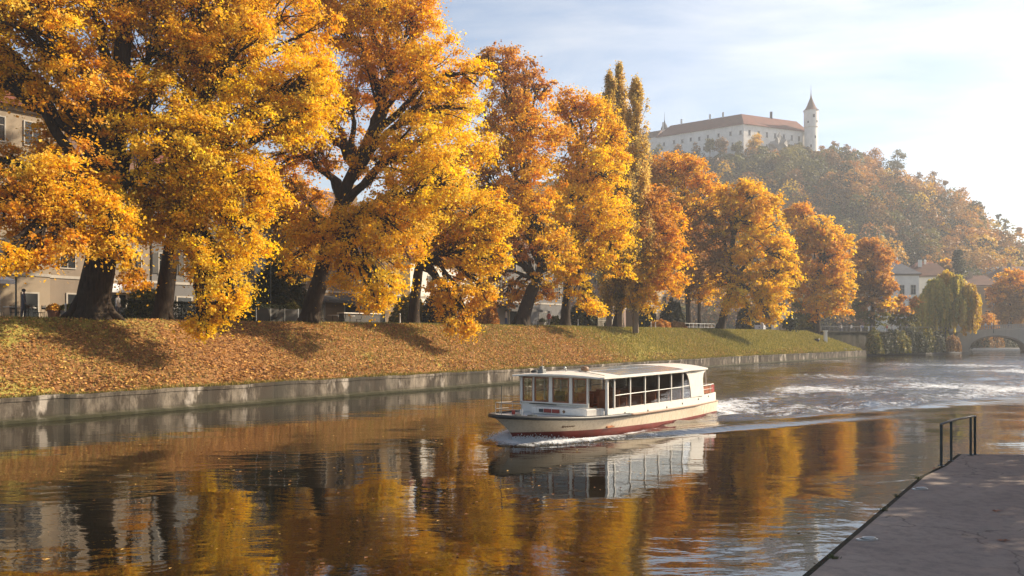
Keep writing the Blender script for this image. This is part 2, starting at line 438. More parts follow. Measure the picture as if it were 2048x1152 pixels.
# grassy bank mesh
sg = np.arange(SS[0], S_END + .01, .45); ng = np.concatenate([np.arange(.35, 9.2, .3), [9.6, 10.5]])
S2, N2 = np.meshgrid(sg, ng, indexing='ij')
Pb = ground(S2, N2)
taper = sm(0, 9.5, S_END - S2 + .001)
Zb = bank_z(S2, N2)
Zb = np.where(N2 < 7.5, Zb + .05 * vnoise(Pb[..., 0], Pb[..., 1], 1.3, 31) + .08 * vnoise(Pb[..., 0], Pb[..., 1], .4, 33) * sm(.4, 2, N2), Zb)
# the slope turns the corner at its far end
endz = 1.12 + (ztop(S2) - 1.12) * np.clip((S_END - S2) / 9.0, 0, 1)
Zb = np.where(N2 < 9.3, np.minimum(Zb, endz + .02), Zb)
litter = np.clip(.42 * vnoise(Pb[..., 0], Pb[..., 1], .30, 35) + np.interp(S2, [-20, 5, 14, 22, 30, 45, 52, 60, 75, 95, 110, S_END], [.74, .80, .92, .74, .64, .64, .80, .48, .38, .34, .50, .34])
                 + .18 * sm(6.5, 3.0, N2) * np.interp(S2, [0, 20, 40, 60], [-.5, .4, .3, 0])
                 - .35 * sm(2.5, .6, N2) * np.interp(S2, [0, 6, 14, 60, 80], [1.4, .6, -.3, .6, .3]), 0, 1)
n1_, n2_ = S2.shape
idx = np.arange(n1_ * n2_).reshape(n1_, n2_)
Fq = np.stack([idx[:-1, :-1], idx[1:, :-1], idx[1:, 1:], idx[:-1, 1:]], -1).reshape(-1, 4)[:, ::-1]
bo = mk('grass_bank', np.stack([Pb[..., 0], Pb[..., 1], Zb], -1).reshape(-1, 3), Fq, M['bank'], smooth=True, attrs={'litter': litter.ravel()})
tag(bo, 'sloping grass bank strewn with fallen leaves', kind='structure')

# promenade behind the bank
sg2 = np.arange(SS[0], S_END + 1, 4.0); nn = np.array([8.6, 20, 60])
S3, N3 = np.meshgrid(sg2, nn, indexing='ij'); P3 = ground(S3, N3)
idx = np.arange(S3.size).reshape(S3.shape)
Fq = np.stack([idx[:-1, :-1], idx[1:, :-1], idx[1:, 1:], idx[:-1, 1:]], -1).reshape(-1, 4)[:, ::-1]
po = mk('promenade', np.stack([P3[..., 0], P3[..., 1], ztop(S3) - .03 - .0 * N3], -1).reshape(-1, 3), Fq, M['gravel'])
tag(po, kind='structure')
# land behind, reaching to the horizon
pts = [tuple(ground(np.array(s), np.array(9.0))) for s in (SS[0], 0, 60, S_END - .5)]
RW0 = ground(np.array(S_END), np.array(7.6)); RW1 = np.array([98.0, 186.5])
land = pts + [tuple(RW1 + NV * .5), (104, 200), (119, 223), (330, 335), (1500, 900), (1500, 2500), (-2500, 2500), (-2500, -200), (-200, -200)]
lo = MB().prism(land, 'z', -1.0, 4.16).build('ground', M['land'])
tag(lo, kind='structure')
# right bank, out of frame, and the far quay beyond the bridge
rb = MB().prism([(15, -60), (18.2, 21), (31, 44), (116, 170), (150, 168), (420, 290), (1200, 500), (1200, -60)], 'z', -1.0, 3.0).build('right_bank_ground', M['land'])
tag(rb, kind='structure')

# quay wall
qa = math.atan2(.8, .6); q0 = edge(0.0)
def qlocal(p, z):
    d = np.asarray(p) - q0
    return (d[..., 0] * .6 + d[..., 1] * .8, -d[..., 0] * .8 + d[..., 1] * .6, z)
prof = [(-.16, -1.0), (-.16, .14), (-.02, .17), (0, .22), (.0, .98), (-.035, .985), (-.04, 1.15), (.42, 1.17), (.46, .9)]
ss = np.arange(SS[0], S_END + .01, .25); V = []; 
for s in ss:
    for (n, zz) in prof:
        bk = math.sin(math.floor(s / 1.5) * 12.9898) * 43758.5453; bk = bk - math.floor(bk)
        j = .012 * math.sin(s * 3.1) + .01 * math.sin(s * 7.7 + n * 9) + (bk - .5) * .05
        x, y, _ = qlocal(ground(np.array(s), np.array(n + j)), zz)
        V.append((x, y, zz + (.015 * math.sin(s * .9) + .012 * math.sin(s * 2.3 + 1) + (bk - .5) * .045 if zz > .5 else .02 * math.sin(s * 5))))
k = len(prof)
Fs = [[i * k + j, (i + 1) * k + j, (i + 1) * k + j + 1, i * k + j + 1] for i in range(len(ss) - 1) for j in range(k - 1)]
Fs += [[(len(ss) - 1) * k + j for j in range(k)][::-1]]
qw = mk('quay_wall', V, Fs, M['quay'])
qw.location = (q0[0], q0[1], 0); qw.rotation_euler = (0, 0, qa)
tag(qw, 'long low stained stone quay wall along the foot of the grass bank', 'quay wall')
# end face of the quay and footing stones
# retaining wall beyond the bank
d = RW1 - RW0; L = float(np.linalg.norm(d)); ra = math.atan2(d[1], d[0])
rw = empty('retaining_wall', (RW0[0], RW0[1], 0), ra)
tag(rw, 'dark ivy-covered retaining wall between the grass bank and the bridge', 'wall')
nseg = 60; V = []
rg = np.random.default_rng(12)
for i in range(nseg + 1):
    for j in range(9):
        zz = -1 + 5.3 * j / 8
        V.append((L * i / nseg, -.25 * rg.random() - .15 + .04 * j, zz))
Fs = [[i * 9 + j, (i + 1) * 9 + j, (i + 1) * 9 + j + 1, i * 9 + j + 1] for i in range(nseg) for j in range(8)]
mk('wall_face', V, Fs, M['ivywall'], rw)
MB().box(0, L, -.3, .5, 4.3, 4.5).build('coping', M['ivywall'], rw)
MB().box(0, L * .93, -2.2, -.2, -1, .55).build('footing_ledge', M['pl_grey'], rw)
mb = MB()
for i in range(int(L / 1.4)):
    mb.box(i * 1.4, i * 1.4 + .04, 0, .04, 4.5, 5.4)
mb.box(0, L, 0, .04, 5.39, 5.43)
mb.build('railing', M['greymetal'], rw)
# return wall closing the end of the bank
eb = ground(np.array(S_END), np.array(0.0))
tw = empty('end_wall', (eb[0], eb[1], 0), math.atan2(NV[1], NV[0]))
tag(tw, 'short stone return wall closing the far end of the quay', 'wall')
MB().box(0, 7.8, -.4, -.002, -1, 1.12).build('wall_face', M['quay'], tw)

# ------------------------------------------------------------------ pier
PE = np.array([.56, .828])
p0 = np.array([3.76, 10.9]) - PE * 16
pier_out = [tuple(p0), (9.0, 18.55), (10.25, 20.05), (11.6, 21.95), (18.4, 21.7), (18.4, -10)]
pr = MB().prism(pier_out, 'z', -.8, .9).build('pier', M['asphalt'], bevel=.02)
tag(pr, kind='structure')
kb = MB()
prev = np.array(pier_out[0])
for q in pier_out[1:4]:
    q = np.array(q); dd = q - prev; l = np.linalg.norm(dd); dd /= l
    Mx = Matrix.Translation((prev[0], prev[1], 0)) @ Matrix.Rotation(math.atan2(dd[1], dd[0]), 4, 'Z')
    kb.box(0, l, -.01, .07, .62, .897, 0, Mx); prev = q
ke = kb.build('pier_edge_beam', M['ivywall']); tag(ke, kind='structure')

rl = empty('pier_railing', (10.1, 20.0, .9))
tag(rl, 'dark green steel handrail with four posts at the corner of the asphalt pier', 'railing')
posts = [(10.1, 20.0), (10.72, 20.75), (11.72, 21.72), (11.9, 21.85)]
for (x, y) in posts:
    o = MB().box(-.026, .026, -.026, .026, 0, .97).box(-.07, .07, -.07, .07, 0, .012).build('post', M['darkmetal'], rl, bevel=.006)
    o.location = (x - 10.1, y - 20.0, 0); o.rotation_euler = (0, 0, R(50))
MB().tube([(-.03, -.04, .98), (.62, .75, .985), (1.62, 1.72, .99), (1.83, 1.88, .985)], .026, 10).build('handrail', M['greymetal'], rl, smooth=True)

def cleat(px, py, ang, label):
    p = W(px, py, F * 3.1 / (py - 668))
    r = empty('mooring_ring', (p[0], p[1], .9), ang)
    tag(r, label, 'mooring ring', 'mooring rings set in the pier')
    MB().prism([(.17 * math.cos(t) * (1 if abs(math.cos(t)) > .3 else 1), .07 * math.sin(t)) for t in np.linspace(0, 2 * PI, 20, endpoint=False)], 'z', .001, .02).build('base_plate', M['galv'], r)
    MB().prism([(.09 * math.cos(t) - .03, .032 * math.sin(t)) for t in np.linspace(0, 2 * PI, 16, endpoint=False)], 'z', .012, .024).build('recess', M['black'], r)
    ring = [(.10 * math.cos(t) + .03, .05 * math.sin(t), .035) for t in np.linspace(0, 2 * PI, 17)]
    MB().tube(ring, .011, 6, cap=False).build('ring', M['galv'], r, smooth=True)
cleat(1734, 1080, .05, 'galvanised mooring ring nearest the camera on the pier edge')
cleat(1840, 979, .15, 'smaller looking mooring ring halfway to the pier railing')
for i, (px, py, lab) in enumerate([(2005, 1082, 'dry brown leaf lying on the pier, nearest the camera'), (1993, 1023, 'dry brown leaf lying mid pier'),
                                   (1870, 938, 'small dark leaf beside the foot of the pier railing')]):
    p = W(px, py, F * 3.1 / (py - 668)); a = random.random() * 6
    V = [(0, 0, .012)]; 
    for k in range(14):
        rr = (.085 if k % 2 == 0 else .035) * random.uniform(.8, 1.1)
        V.append((rr * math.cos(k * 2 * PI / 14) * 1.3, rr * math.sin(k * 2 * PI / 14), .006 + .03 * random.random()))
    o = mk('fallen_leaf', V, [[0, k + 1, (k + 1) % 14 + 1] for k in range(14)], M['terracotta'])
    o.location = (p[0], p[1], .9); o.rotation_euler = (0, 0, a); tag(o, lab, 'leaf', 'dry leaves on the pier')

for i, (px, py, lab, sc_w) in enumerate([(1766, 1021, 'small green weed tuft growing on the pier edge', .11), (1793, 993, 'thin weed tuft on the pier edge above the small green one', .07), (1835, 957, 'tiny dry weed tuft on the pier edge near the railing', .07), (1668, 1117, 'dry weed tuft at the bottom corner of the pier edge', .08)]):
    p = W(px, py, F * 3.1 / (py - 668)); r_w = np.random.default_rng(i); V = []; Fs = []
    for k in range(46):
        a = r_w.uniform(0, 2 * PI); b_ = np.array([r_w.normal(0, .35), r_w.normal(0, .25), 0]) * sc_w; t_ = b_ + np.array([math.cos(a) * .7, math.sin(a) * .7, r_w.uniform(.3, .9)]) * sc_w
        w_ = np.array([-math.sin(a), math.cos(a), 0]) * .006
        V += [b_ - w_, b_ + w_, t_]; Fs.append([3 * k, 3 * k + 1, 3 * k + 2])
    wm = M.get('weed') or paint('weed_green', (.10, .11, .03), .8, .3); M['weed'] = wm
    o = mk('weed_tuft', V, Fs, wm); o.location = (p[0], p[1], .9); tag(o, lab, 'weed', 'weeds on the pier edge')
# ------------------------------------------------------------------ tour boat; local x runs aft from the stem, +y to starboard
boat = empty('tour_boat', (BO[0], BO[1], 0), math.atan2(BU[1], BU[0]))
tag(boat, 'white river tour boat with glazed cabin and red waterline, under way', 'tour boat')
def zd(u): return float(np.interp(u, [-1.2, 0, 2, 3.5, 6, 9, 12, 15.2], [1.10, 1.0, .88, .83, .77, .72, .69, .68]))
def hb(d): return float(np.interp(d, [0, .25, .6, 1.2, 2.2, 3.2, 4.6, 7, 13, 16.4], [.03, .42, .80, 1.22, 1.68, 1.92, 2.07, 2.12, 2.08, 1.85]))
def wb(d): return float(np.interp(d, [0, .25, .6, 1.2, 2.2, 3.2, 4.6, 7, 13, 16.4], [.02, .12, .32, .72, 1.28, 1.62, 1.85, 1.98, 1.94, 1.75]))
lev = [-.5, -.05, .305, .315, .46, .64, .82, 1.0]     # fraction of the sheer above .225, metres below
ks = np.concatenate([np.linspace(0, .12, 9), np.linspace(.15, 1, 26)])
V = []; Fs = []; mi = []
def stem(z): return .15 - 1.35 * (max(z, 0) / 1.1) ** 1.25 if z > 0 else .15
rows = []
for side_ in (-1, 1):
    base = len(V)
    for k_ in ks:
        for j, lz in enumerate(lev):
            u = stem(0) + (15.2 - stem(0)) * k_
            zs_ = .42 - .27 * min(1, k_ * 1.5)
            z = lz if j < 2 else (zs_ if j == 2 else (zs_ + .01 if j == 3 else zs_ + .01 + (zd(u) - zs_ - .01) * (lz - .315) / (1 - .315)))
            us = stem(z); u = us + (15.25 + .12 * z - us) * k_
            if j >= 4: z = zs_ + .01 + (zd(u) - zs_ - .01) * (lz - .315) / (1 - .315)
            f = np.clip(z / zd(u), -.3, 1) if z > 0 else 0
            f = f ** 1.25 if f > 0 else 0
            w = wb(u - us) * (1 - f) + hb(u - us) * f
            if z < 0: w *= .8 if z < -.2 else 1
            V.append((u, side_ * w, z))
    nl = len(lev)
    for i in range(len(ks) - 1):
        for j in range(nl - 1):
            q = [base + i * nl + j, base + (i + 1) * nl + j, base + (i + 1) * nl + j + 1, base + i * nl + j + 1]
            Fs.append(q if side_ < 0 else q[::-1]); mi.append(0 if j >= 3 else 1)
nl = len(lev); nb = len(ks) * nl; e0 = (len(ks) - 1) * nl
for j in range(nl - 1):
    Fs.append([e0 + j, nb + e0 + j, nb + e0 + j + 1, e0 + j + 1]); mi.append(0 if j >= 3 else 1)
    Fs.append([j, j + 1, nb + j + 1, nb + j]); mi.append(0 if j >= 3 else 1)
hull = mk('hull', V, Fs, [M['cream'], M['red']], boat, midx=mi, smooth=True)
# deck edge line
def deckline(side_, n=40, inset=0.0, dz=0.0):
    out = []
    for k_ in np.concatenate([np.linspace(0, .1, 8), np.linspace(.13, 1, n)]):
        us = stem(1.0); u = us + (15.35 - us) * k_
        out.append((u, side_ * max(hb(u - us) - inset, 0), zd(u) + dz))
    return out
L_, R_ = deckline(-1), deckline(1)
dk = [(p[0], p[1] * .99, p[2] - .01) for p in L_] + [(p[0], p[1] * .99, p[2] - .01) for p in R_]
n_ = len(L_)
mk('deck', dk, [[i, n_ + i, n_ + i + 1, i + 1] for i in range(n_ - 1)], M['roofgrey'], boat)
def rail(seq, r0, r1, name, mat):
    MB().tube(seq, list(np.linspace(r0, r1, len(seq))), 8).build(name, mat, boat, smooth=True)
cut = 20
rail([*deckline(-1, dz=-.02)[:cut]][::-1] + deckline(1, dz=-.02)[1:cut], .075, .075, 'rub_rail', M['black'])
rail(deckline(-1, dz=-.03)[cut - 1:], .06, .035, 'rub_rail', M['brownrail'])
rail(deckline(1, dz=-.03)[cut - 1:], .06, .035, 'rub_rail', M['brownrail'])
# small marks on the hull: script-like name on the port bow
mb = MB()
for i, (a, b) in enumerate([((-.0, .0), (.10, .02)), ((.08, .06), (.14, -.06)), ((.13, .0), (.22, .01)), ((.2, .03), (.24, -.07)), ((.25, -.03), (.33, .02)), ((.33, .02), (.46, .0)), ((.03, .05), (.09, .06))]):
    pass
CW = 2.03                                            # half width of the cabin sides
def sidez(u): return float(np.interp(u, [3.4, 10, 15.2], [1.12, 1.05, 1.10]))
def mirror_panel(name, fn, mat):
    for sgn in (-1, 1):
        fn(sgn).build(name, mat, boat)
# side panels under the windows
def low(sgn):
    us_ = np.linspace(3.45, 15.1, 24); mb = MB()
    V = []
    for u in us_:
        w = min(CW, hb(u - stem(1)) - .03)
        for (dw, z) in ((0, zd(u) - .02), (0, sidez(u)), (-.05, sidez(u)), (-.05, zd(u) - .02)):
            V.append((u, sgn * (w + dw), z))
    Fs = [[i * 4 + j, (i + 1) * 4 + j, (i + 1) * 4 + (j + 1) % 4, i * 4 + (j + 1) % 4] for i in range(23) for j in range(4)]
    Fs += [[0, 1, 2, 3], [92, 93, 94, 95]]
    return mb.add(V, Fs)
mirror_panel('side_panel', low, M['white'])
# scuppers on the side panel
for (u, z) in ((6.9, .80), (8.8, .80), (10.5, .85), (12.4, .93), (13.9, .97), (4.8, .86)):
    MB().lathe([(.035, 0), (.045, .02), (.02, .03)], n=10).build('vent', M['black'], boat)
    o = boat.children[-1]; o.location = (u, -(min(CW, hb(u - stem(1)) - .03)) - .0, z); o.rotation_euler = (R(90), 0, 0)
# front face: sill panel, door opening at port
FZ = 1.22
fp = MB()
out = [(-1.98, .80), (-1.98, FZ), (1.98, FZ + .0), (1.98, .80)]
def yv(v): return -v                                  # v positive to port -> local y negative
ffx = 3.38
fp.box(ffx, ffx + .05, yv(1.10), yv(-1.98), .80, FZ)
fp.box(ffx - .10, ffx + .06, yv(1.10), yv(-1.98), FZ, FZ + .04)
fp.build('front_panel', M['white'], boat)
# raised coaming in front of the cabin with little red lights
cm = MB().prism([(2.55, -1.55), (3.37, -1.9), (3.37, 1.1), (2.55, .95)], 'z', .86, 1.13)
cm.build('coaming', M['white'], boat, bevel=.03)
mb = MB().box(2.50, 2.56, .02, .34, .93, 1.07).build('red_window', M['redseat'], boat)
mb = MB().box(2.50, 2.56, -.36, -.04, .93, 1.07).build('red_window', M['redseat'], boat)
mb = MB().box(2.50, 2.56, .40, .56, .94, 1.06).build('small_window', M['pane'], boat)
mb = MB()
mb.tube([(3.325, 1.55, 1.17), (3.325, 1.1, 1.185), (3.325, .7, 1.185), (3.325, .25, 1.165)], [.012, .022, .02, .01], 6)
mb.build('name_stripe', M['black'], boat)
MB().prism([(-.62, 1.02), (-.56, 1.06), (-.50, 1.02), (-.51, .97), (-.56, .93), (-.61, .97)], 'x', 2.53, 2.556).build('crest', M['brownrail'], boat)
# deck-side door piece and white locker beside the opening
MB().box(3.2, 3.5, yv(1.95), yv(1.55), .84, 1.04).build('locker', M['white'], boat, bevel=.03)
# posts of the front face
ZR = 2.30
fposts = [(-1.96, .05), (-1.38, .04), (-.56, .09), (.38, .08), (1.14, .045), (1.98, .06)]
for v, w in fposts:
    zb = FZ if v < 1.1 else .82
    MB().prism([(yv(v) - w, zb), (yv(v) + w, zb), (yv(v) + w * .8, ZR), (yv(v) - w * .8, ZR)], 'x', ffx - .03, ffx + .06).build('window_post', M['white'], boat, bevel=.01)
for a, b in zip(fposts[:-2], fposts[1:-1]):
    va, vb = a[0] + a[1] + .01, b[0] - b[1] - .01
    fr_ = MB()
    t = .045
    fr_.box(ffx, ffx + .035, yv(va + t), yv(va), FZ + .04, ZR - .02); fr_.box(ffx, ffx + .035, yv(vb), yv(vb - t), FZ + .04, ZR - .02)
    fr_.box(ffx, ffx + .035, yv(vb - t), yv(va + t), FZ + .04, FZ + .09); fr_.box(ffx, ffx + .035, yv(vb - t), yv(va + t), ZR - .1, ZR - .02)
    f_ = fr_.build('window_frame', M['wood'], boat)
    MB().box(ffx + .012, ffx + .02, yv(vb - t), yv(va + t), FZ + .09, ZR - .1).build('pane', M['glass'], f_)
# side windows
uw = [3.42, 3.9, 5.26, 6.62, 7.96, 9.26, 10.52]
for sgn in (-1, 1):
    for i, u in enumerate(uw[:1] + uw[2:] if sgn > 0 else uw[1:]):
        w = min(CW, hb(u - stem(1)) - .03)
        MB().box(u - .035, u + .035, sgn * w - .03, sgn * w + .03, sidez(u) - .01, ZR).build('window_post', M['white'], boat, bevel=.008)
    for a, b in zip(uw[:-1], uw[1:]):
        wa, wb_ = [min(CW, hb(x - stem(1)) - .03) for x in (a, b)]
        za, zb2 = sidez(a), sidez(b)
        w = sgn * (wa + wb_) / 2
        V = [(a + .035, w - .004, za + .02), (b - .035, w - .004, zb2 + .02), (b - .035, w - .004, ZR - .02), (a + .035, w - .004, ZR - .02)]
        V += [(x, y + .008, z) for x, y, z in V]
        g = MB().add(V, [[0, 1, 2, 3], [7, 6, 5, 4], [0, 4, 5, 1], [1, 5, 6, 2], [2, 6, 7, 3], [3, 7, 4, 0]])
        g.build('pane', M['glass'], boat)
        if b - a > 1:
            MB().tube([(a + .03, w - sgn * 0 + sgn * .01, 1.60), (b - .03, w + sgn * .01, 1.60)], .018, 6).build('window_bar', M['white'], boat)
    # arched rear window and solid quarter panel
    w = sgn * CW
    arch = [(10.56, 2.27), (10.82, 2.24), (11.05, 2.10), (11.22, 1.85), (11.36, 1.5), (11.46, sidez(11.4) - .005)]
    outl = arch + [(13.02, sidez(13) - .005), (12.92, 1.5), (12.86, 1.9), (12.95, 2.12), (13.25, 2.27)]
    MB().prism(outl, 'y', w - .03, w + .025).build('quarter_panel', M['white'], boat)
    MB().prism([(10.56, sidez(10.6))] + [(11.44, sidez(11.4)), (11.33, 1.5), (11.2, 1.83), (11.03, 2.07), (10.8, 2.2), (10.56, 2.24)], 'y', w - .008, w + .004).build('pane', M['glass'], boat)
    MB().tube([(10.56, w, 1.62), (11.3, w, 1.62)], .02, 6).build('window_bar', M['white'], boat)
    # eave beam
    us_ = np.linspace(3.3, 13.3, 16); V = []
    for u in us_:
        ww = min(CW, hb(u - stem(1)) - .03)
        V += [(u, sgn * (ww + .03), 2.245), (u, sgn * (ww + .03), 2.345), (u, sgn * (ww - .05), 2.345), (u, sgn * (ww - .05), 2.245)]
    MB().add(V, [[i * 4 + j, (i + 1) * 4 + j, (i + 1) * 4 + (j + 1) % 4, i * 4 + (j + 1) % 4] for i in range(15) for j in range(4)] + [[0, 1, 2, 3], [60, 61, 62, 63]]).build('eave_beam', M['cream'], boat)
MB().box(ffx - .04, ffx + .05, -1.98, 1.98, 2.26, 2.34).build('eave_beam', M['white'], boat)
# roof: low arch, rounded aft end
def rw_(u): return float(np.interp(u, [2.75, 2.9, 4, 12, 13.4, 14.0, 14.3], [1.98, 2.12, 2.2, 2.2, 2.1, 1.8, 1.2]))
us_ = np.concatenate([np.linspace(2.75, 4, 8), np.linspace(4.4, 13.2, 22), np.linspace(13.3, 14.3, 8)]); vs_ = np.linspace(-1, 1, 15)
V = []
def rz(u, v): return 2.345 + .17 * (1 - abs(v) ** 2.2) * float(np.interp(u, [2.75, 4.5], [.45, 1])) + float(np.interp(u, [10.4, 11.0, 14.3], [0, .035, .01]))
for top in (1, 0):
    for u in us_:
        for v in vs_:
            V.append((u, v * rw_(u), rz(u, v) if top else rz(u, v) - .06))
nu, nv = len(us_), len(vs_); Fs = []
for i in range(nu - 1):
    for j in range(nv - 1):
        a = i * nv + j; Fs.append([a, a + nv, a + nv + 1, a + 1]); b = a + nu * nv; Fs.append([b, b + 1, b + nv + 1, b + nv])
for i in range(nu - 1):
    for j in (0, nv - 1):
        a = i * nv + j; Fs.append([a, a + nv, a + nv + nu * nv, a + nu * nv])
for j in range(nv - 1):
    for i in (0, nu - 1):
        a = i * nv + j; Fs.append([a, a + 1, a + 1 + nu * nv, a + nu * nv])
roof = mk('roof', V, Fs, M['white'], boat, smooth=False)
for i in range(7):
    ua, ub = 4.35 + i * .92, 4.35 + (i + 1) * .92 - .07
    for (va, vb) in ((-.93, -.34), (-.30, .30), (.34, .93)):
        V = []
        for u in (ua, ub):
            for v in np.linspace(va, vb, 5): V.append((u, v * rw_(u), rz(u, v) + .012))
        V += [(x, y, z - .03) for x, y, z in V]
        Fs = [[j, 5 + j, 6 + j, j + 1] for j in range(4)] + [[0, 10, 15, 5], [4, 9, 19, 14]] + [[j, j + 1, 11 + j, 10 + j] for j in range(4)] + [[5 + j, 15 + j, 16 + j, 6 + j] for j in range(4)]
        mk('roof_panel', V, Fs, M['roofpanel'], roof)
MB().tube([(3.0, -2.08, 2.42), (4.25, 0, 2.54)], .012, 6).build('roof_seam', M['greymetal'], roof)
MB().tube([(3.0, 2.08, 2.42), (4.25, 0, 2.54)], .012, 6).build('roof_seam', M['greymetal'], roof)
# things on the roof
MB().box(3.05, 3.3, .72, .98, 2.42, 2.58).box(3.1, 3.25, .78, .92, 2.58, 2.70).build('navigation_light', M['greymetal'], boat, bevel=.01)
MB().tube([(3.2, .85, 2.7), (3.2, .85, 3.0)], .01, 6).build('antenna', M['metal'], boat)
MB().lathe([(.16, 0), (.17, .05), (.12, .10), (.02, .12)], (3.5, 1.4, 2.42), 14).build('roof_vent', M['black'], boat, smooth=True)
MB().lathe([(.15, 0), (.17, .08), (.14, .15), (.04, .18)], (4.2, -.55, 2.52), 14).build('roof_vent', M['brownrail'], boat, smooth=True)
MB().tube([(3.9, .15, 2.5), (3.9, .15, 2.6), (3.75, .15, 2.66)], [.03, .03, .06], 8).build('horn', M['metal'], boat, smooth=True)
# bow rail, flag staff, anchor gear
mb = MB()
rail_pts = [(2.5, -1.32), (1.6, -1.28), (.4, -1.02), (-.4, -.62), (-.85, 0), (-.4, .62), (.4, 1.02), (1.6, 1.28), (2.5, 1.5)]
rp = [(u, y * .93, zd(u) + .46) for u, y in rail_pts if y >= -.1 or u < -.2]
mb.tube(rp, .016, 6)
mb.tube([(p[0], p[1], p[2] - .22) for p in rp], .010, 6)
for p in rp: mb.tube([(p[0], p[1], zd(p[0]) - .03), p], .014, 6)
mb.build('bow_rail', M['metal'], boat)
MB().tube([(-.7, .1, 1.0), (-.7, .1, 2.15)], .013, 6).build('flag_staff', M['darkmetal'], boat)
MB().tube([(.2, .25, .95), (.2, -.25, .95)], [.07, .07], 10).box(.05, .35, -.05, .05, .88, 1.05).box(.6, .9, -.4, -.15, .88, 1.0).build('anchor_winch', M['darkmetal'], boat)
MB().lathe([(.06, 0), (.07, .2), (.06, .22)], (1.3, .95, .88), 10).build('bollard', M['redseat'], boat)
MB().lathe([(.06, 0), (.07, .2), (.06, .22)], (1.5, .7, .88), 10).build('bollard', M['white'], boat)
# stern rail and awning pole
mb = MB()
sr = [(13.0, -1.93), (14.2, -1.9), (15.0, -1.75), (15.15, -.9), (15.15, .9), (15.0, 1.75), (14.2, 1.9), (13.0, 1.93)]
mb.tube([(u, y, 1.52) for u, y in sr], .022, 6); mb.tube([(u, y, 1.32) for u, y in sr], .012, 6)
for u, y in sr[1:-1]: mb.tube([(u, y, 1.05), (u, y, 1.52)], .016, 6)
mb.build('stern_rail', M['white'], boat)
for y in (-1.75, 1.75): MB().tube([(14.0, y * 1.02, 1.05), (13.95, y, 2.37)], .022, 8).build('roof_pole', M['white'], boat)
MB().box(14.55, 15.0, -1.80, -1.765, 1.12, 1.48).build('stern_board', M['redseat'], boat)
MB().box(13.2, 14.5, -1.86, -1.84, 1.12, 1.46).build('rail_panel', M['wood'], boat)
# interior
MB().box(3.6, 13.0, -1.9, 1.9, .35, .42).build('cabin_floor', M['woodl'], boat)
for i in range(6):
    u = 4.9 + i * 1.36
    for y in (-1.15, 1.15):
        b_ = MB().box(u, u + .5, y - .68, y + .68, .80, .88).box(u + .44, u + .52, y - .68, y + .68, .88, 1.42).box(u + .1, u + .16, y - .6, y - .5, .42, .80).box(u + .1, u + .16, y + .5, y + .6, .42, .80)
        b_.build('bench', M['bench'], boat, bevel=.02)
for i in range(5):
    u = 5.65 + i * 1.36
    for y in (-1.25, 1.25):
        MB().box(u - .02, u + .42, y - .5, y + .5, 1.12, 1.16).box(u + .17, u + .23, y - .05, y + .05, .42, 1.12).build('table', M['woodl'], boat)
MB().box(12.86, 12.95, -1.95, 1.95, .4, 2.3).build('bulkhead', M['wood'], boat)
MB().box(3.5, 3.9, .2, 1.6, .42, 1.28).build('helm_console', M['wood'], boat, bevel=.03)
sw = MB().tube([(0, .2 * math.cos(t), .2 * math.sin(t)) for t in np.linspace(0, 2 * PI, 21)], .014, 6, cap=False)
for t in (0, 2.1, 4.2): sw.tube([(0, 0, 0), (0, .2 * math.cos(t), .2 * math.sin(t))], .01, 5)
s_ = sw.build('steering_wheel', M['black'], boat); s_.location = (3.98, .95, 1.42)
MB().box(4.3, 4.7, .7, 1.15, .9, 1.0).box(4.66, 4.76, .7, 1.15, 1.0, 1.62).box(4.45, 4.55, .88, .98, .42, .9).build('helm_seat', M['black'], boat, bevel=.03)
MB().box(3.9, 4.6, -1.9, -1.2, .42, 1.02).box(4.55, 4.66, -1.9, -1.0, 1.0, 1.75).build('entrance_bench', M['wood'], boat, bevel=.02)
# illegible script on the port bow
def hullpt(u, z, off=.012):
    us = stem(z); f = (z / zd(u)) ** 1.25; w = wb(u - us) * (1 - f) + hb(u - us) * f
    return (u, -(w + off), z)
mb = MB()
tt = np.linspace(0, 1, 40)
mb.tube([hullpt(1.25 + .5 * t, .56 + .035 * math.sin(t * 34) * (1 - t * .5), .004) for t in tt], .012, 5)
mb.tube([hullpt(1.25 + .12 * t, .60 - .09 * t * t, .004) for t in tt[::6]], .016, 5)
mb.build('name_script', M['brownrail'], boat)

# spray thrown up at the bow
rg = np.random.default_rng(4); N = 7000
uu = -.35 + rg.gamma(1.6, .55, N); sd = np.where(rg.random(N) < .62, 1, -1)
out_ = rg.gamma(1.3, .22, N); vv = sd * (np.maximum(hbw(uu), .05) + .02 + out_ * .9 + .15 * np.maximum(uu, 0))
zz = .05 + np.abs(rg.normal(0, .11, N)) * np.exp(-out_) * np.exp(-np.maximum(uu - .5, 0) / 1.5)
ctr = np.stack([uu, -vv, zz], -1); sz = rg.uniform(.008, .026, N)
tet = np.array([(1, 1, 1), (-1, -1, 1), (-1, 1, -1), (1, -1, -1)]) * .8
V = (ctr[:, None, :] + tet[None] * sz[:, None, None] * rg.uniform(.5, 1.3, (N, 4, 1))).reshape(-1, 3)
b4 = np.arange(N)[:, None] * 4
Fs = np.concatenate([b4 + np.array(t) for t in ((0, 1, 2), (0, 3, 1), (0, 2, 3), (1, 3, 2))])
m = NT('spray_foam'); spm = m.done(m.pbr((.8, .82, .85), .4))
so = mk('spray', V, Fs, spm); so.location = (BO[0], BO[1], 0); so.rotation_euler = (0, 0, math.atan2(BU[1], BU[0]))
tag(so, 'white spray thrown up by the bow of the boat', 'spray', kind='stuff')

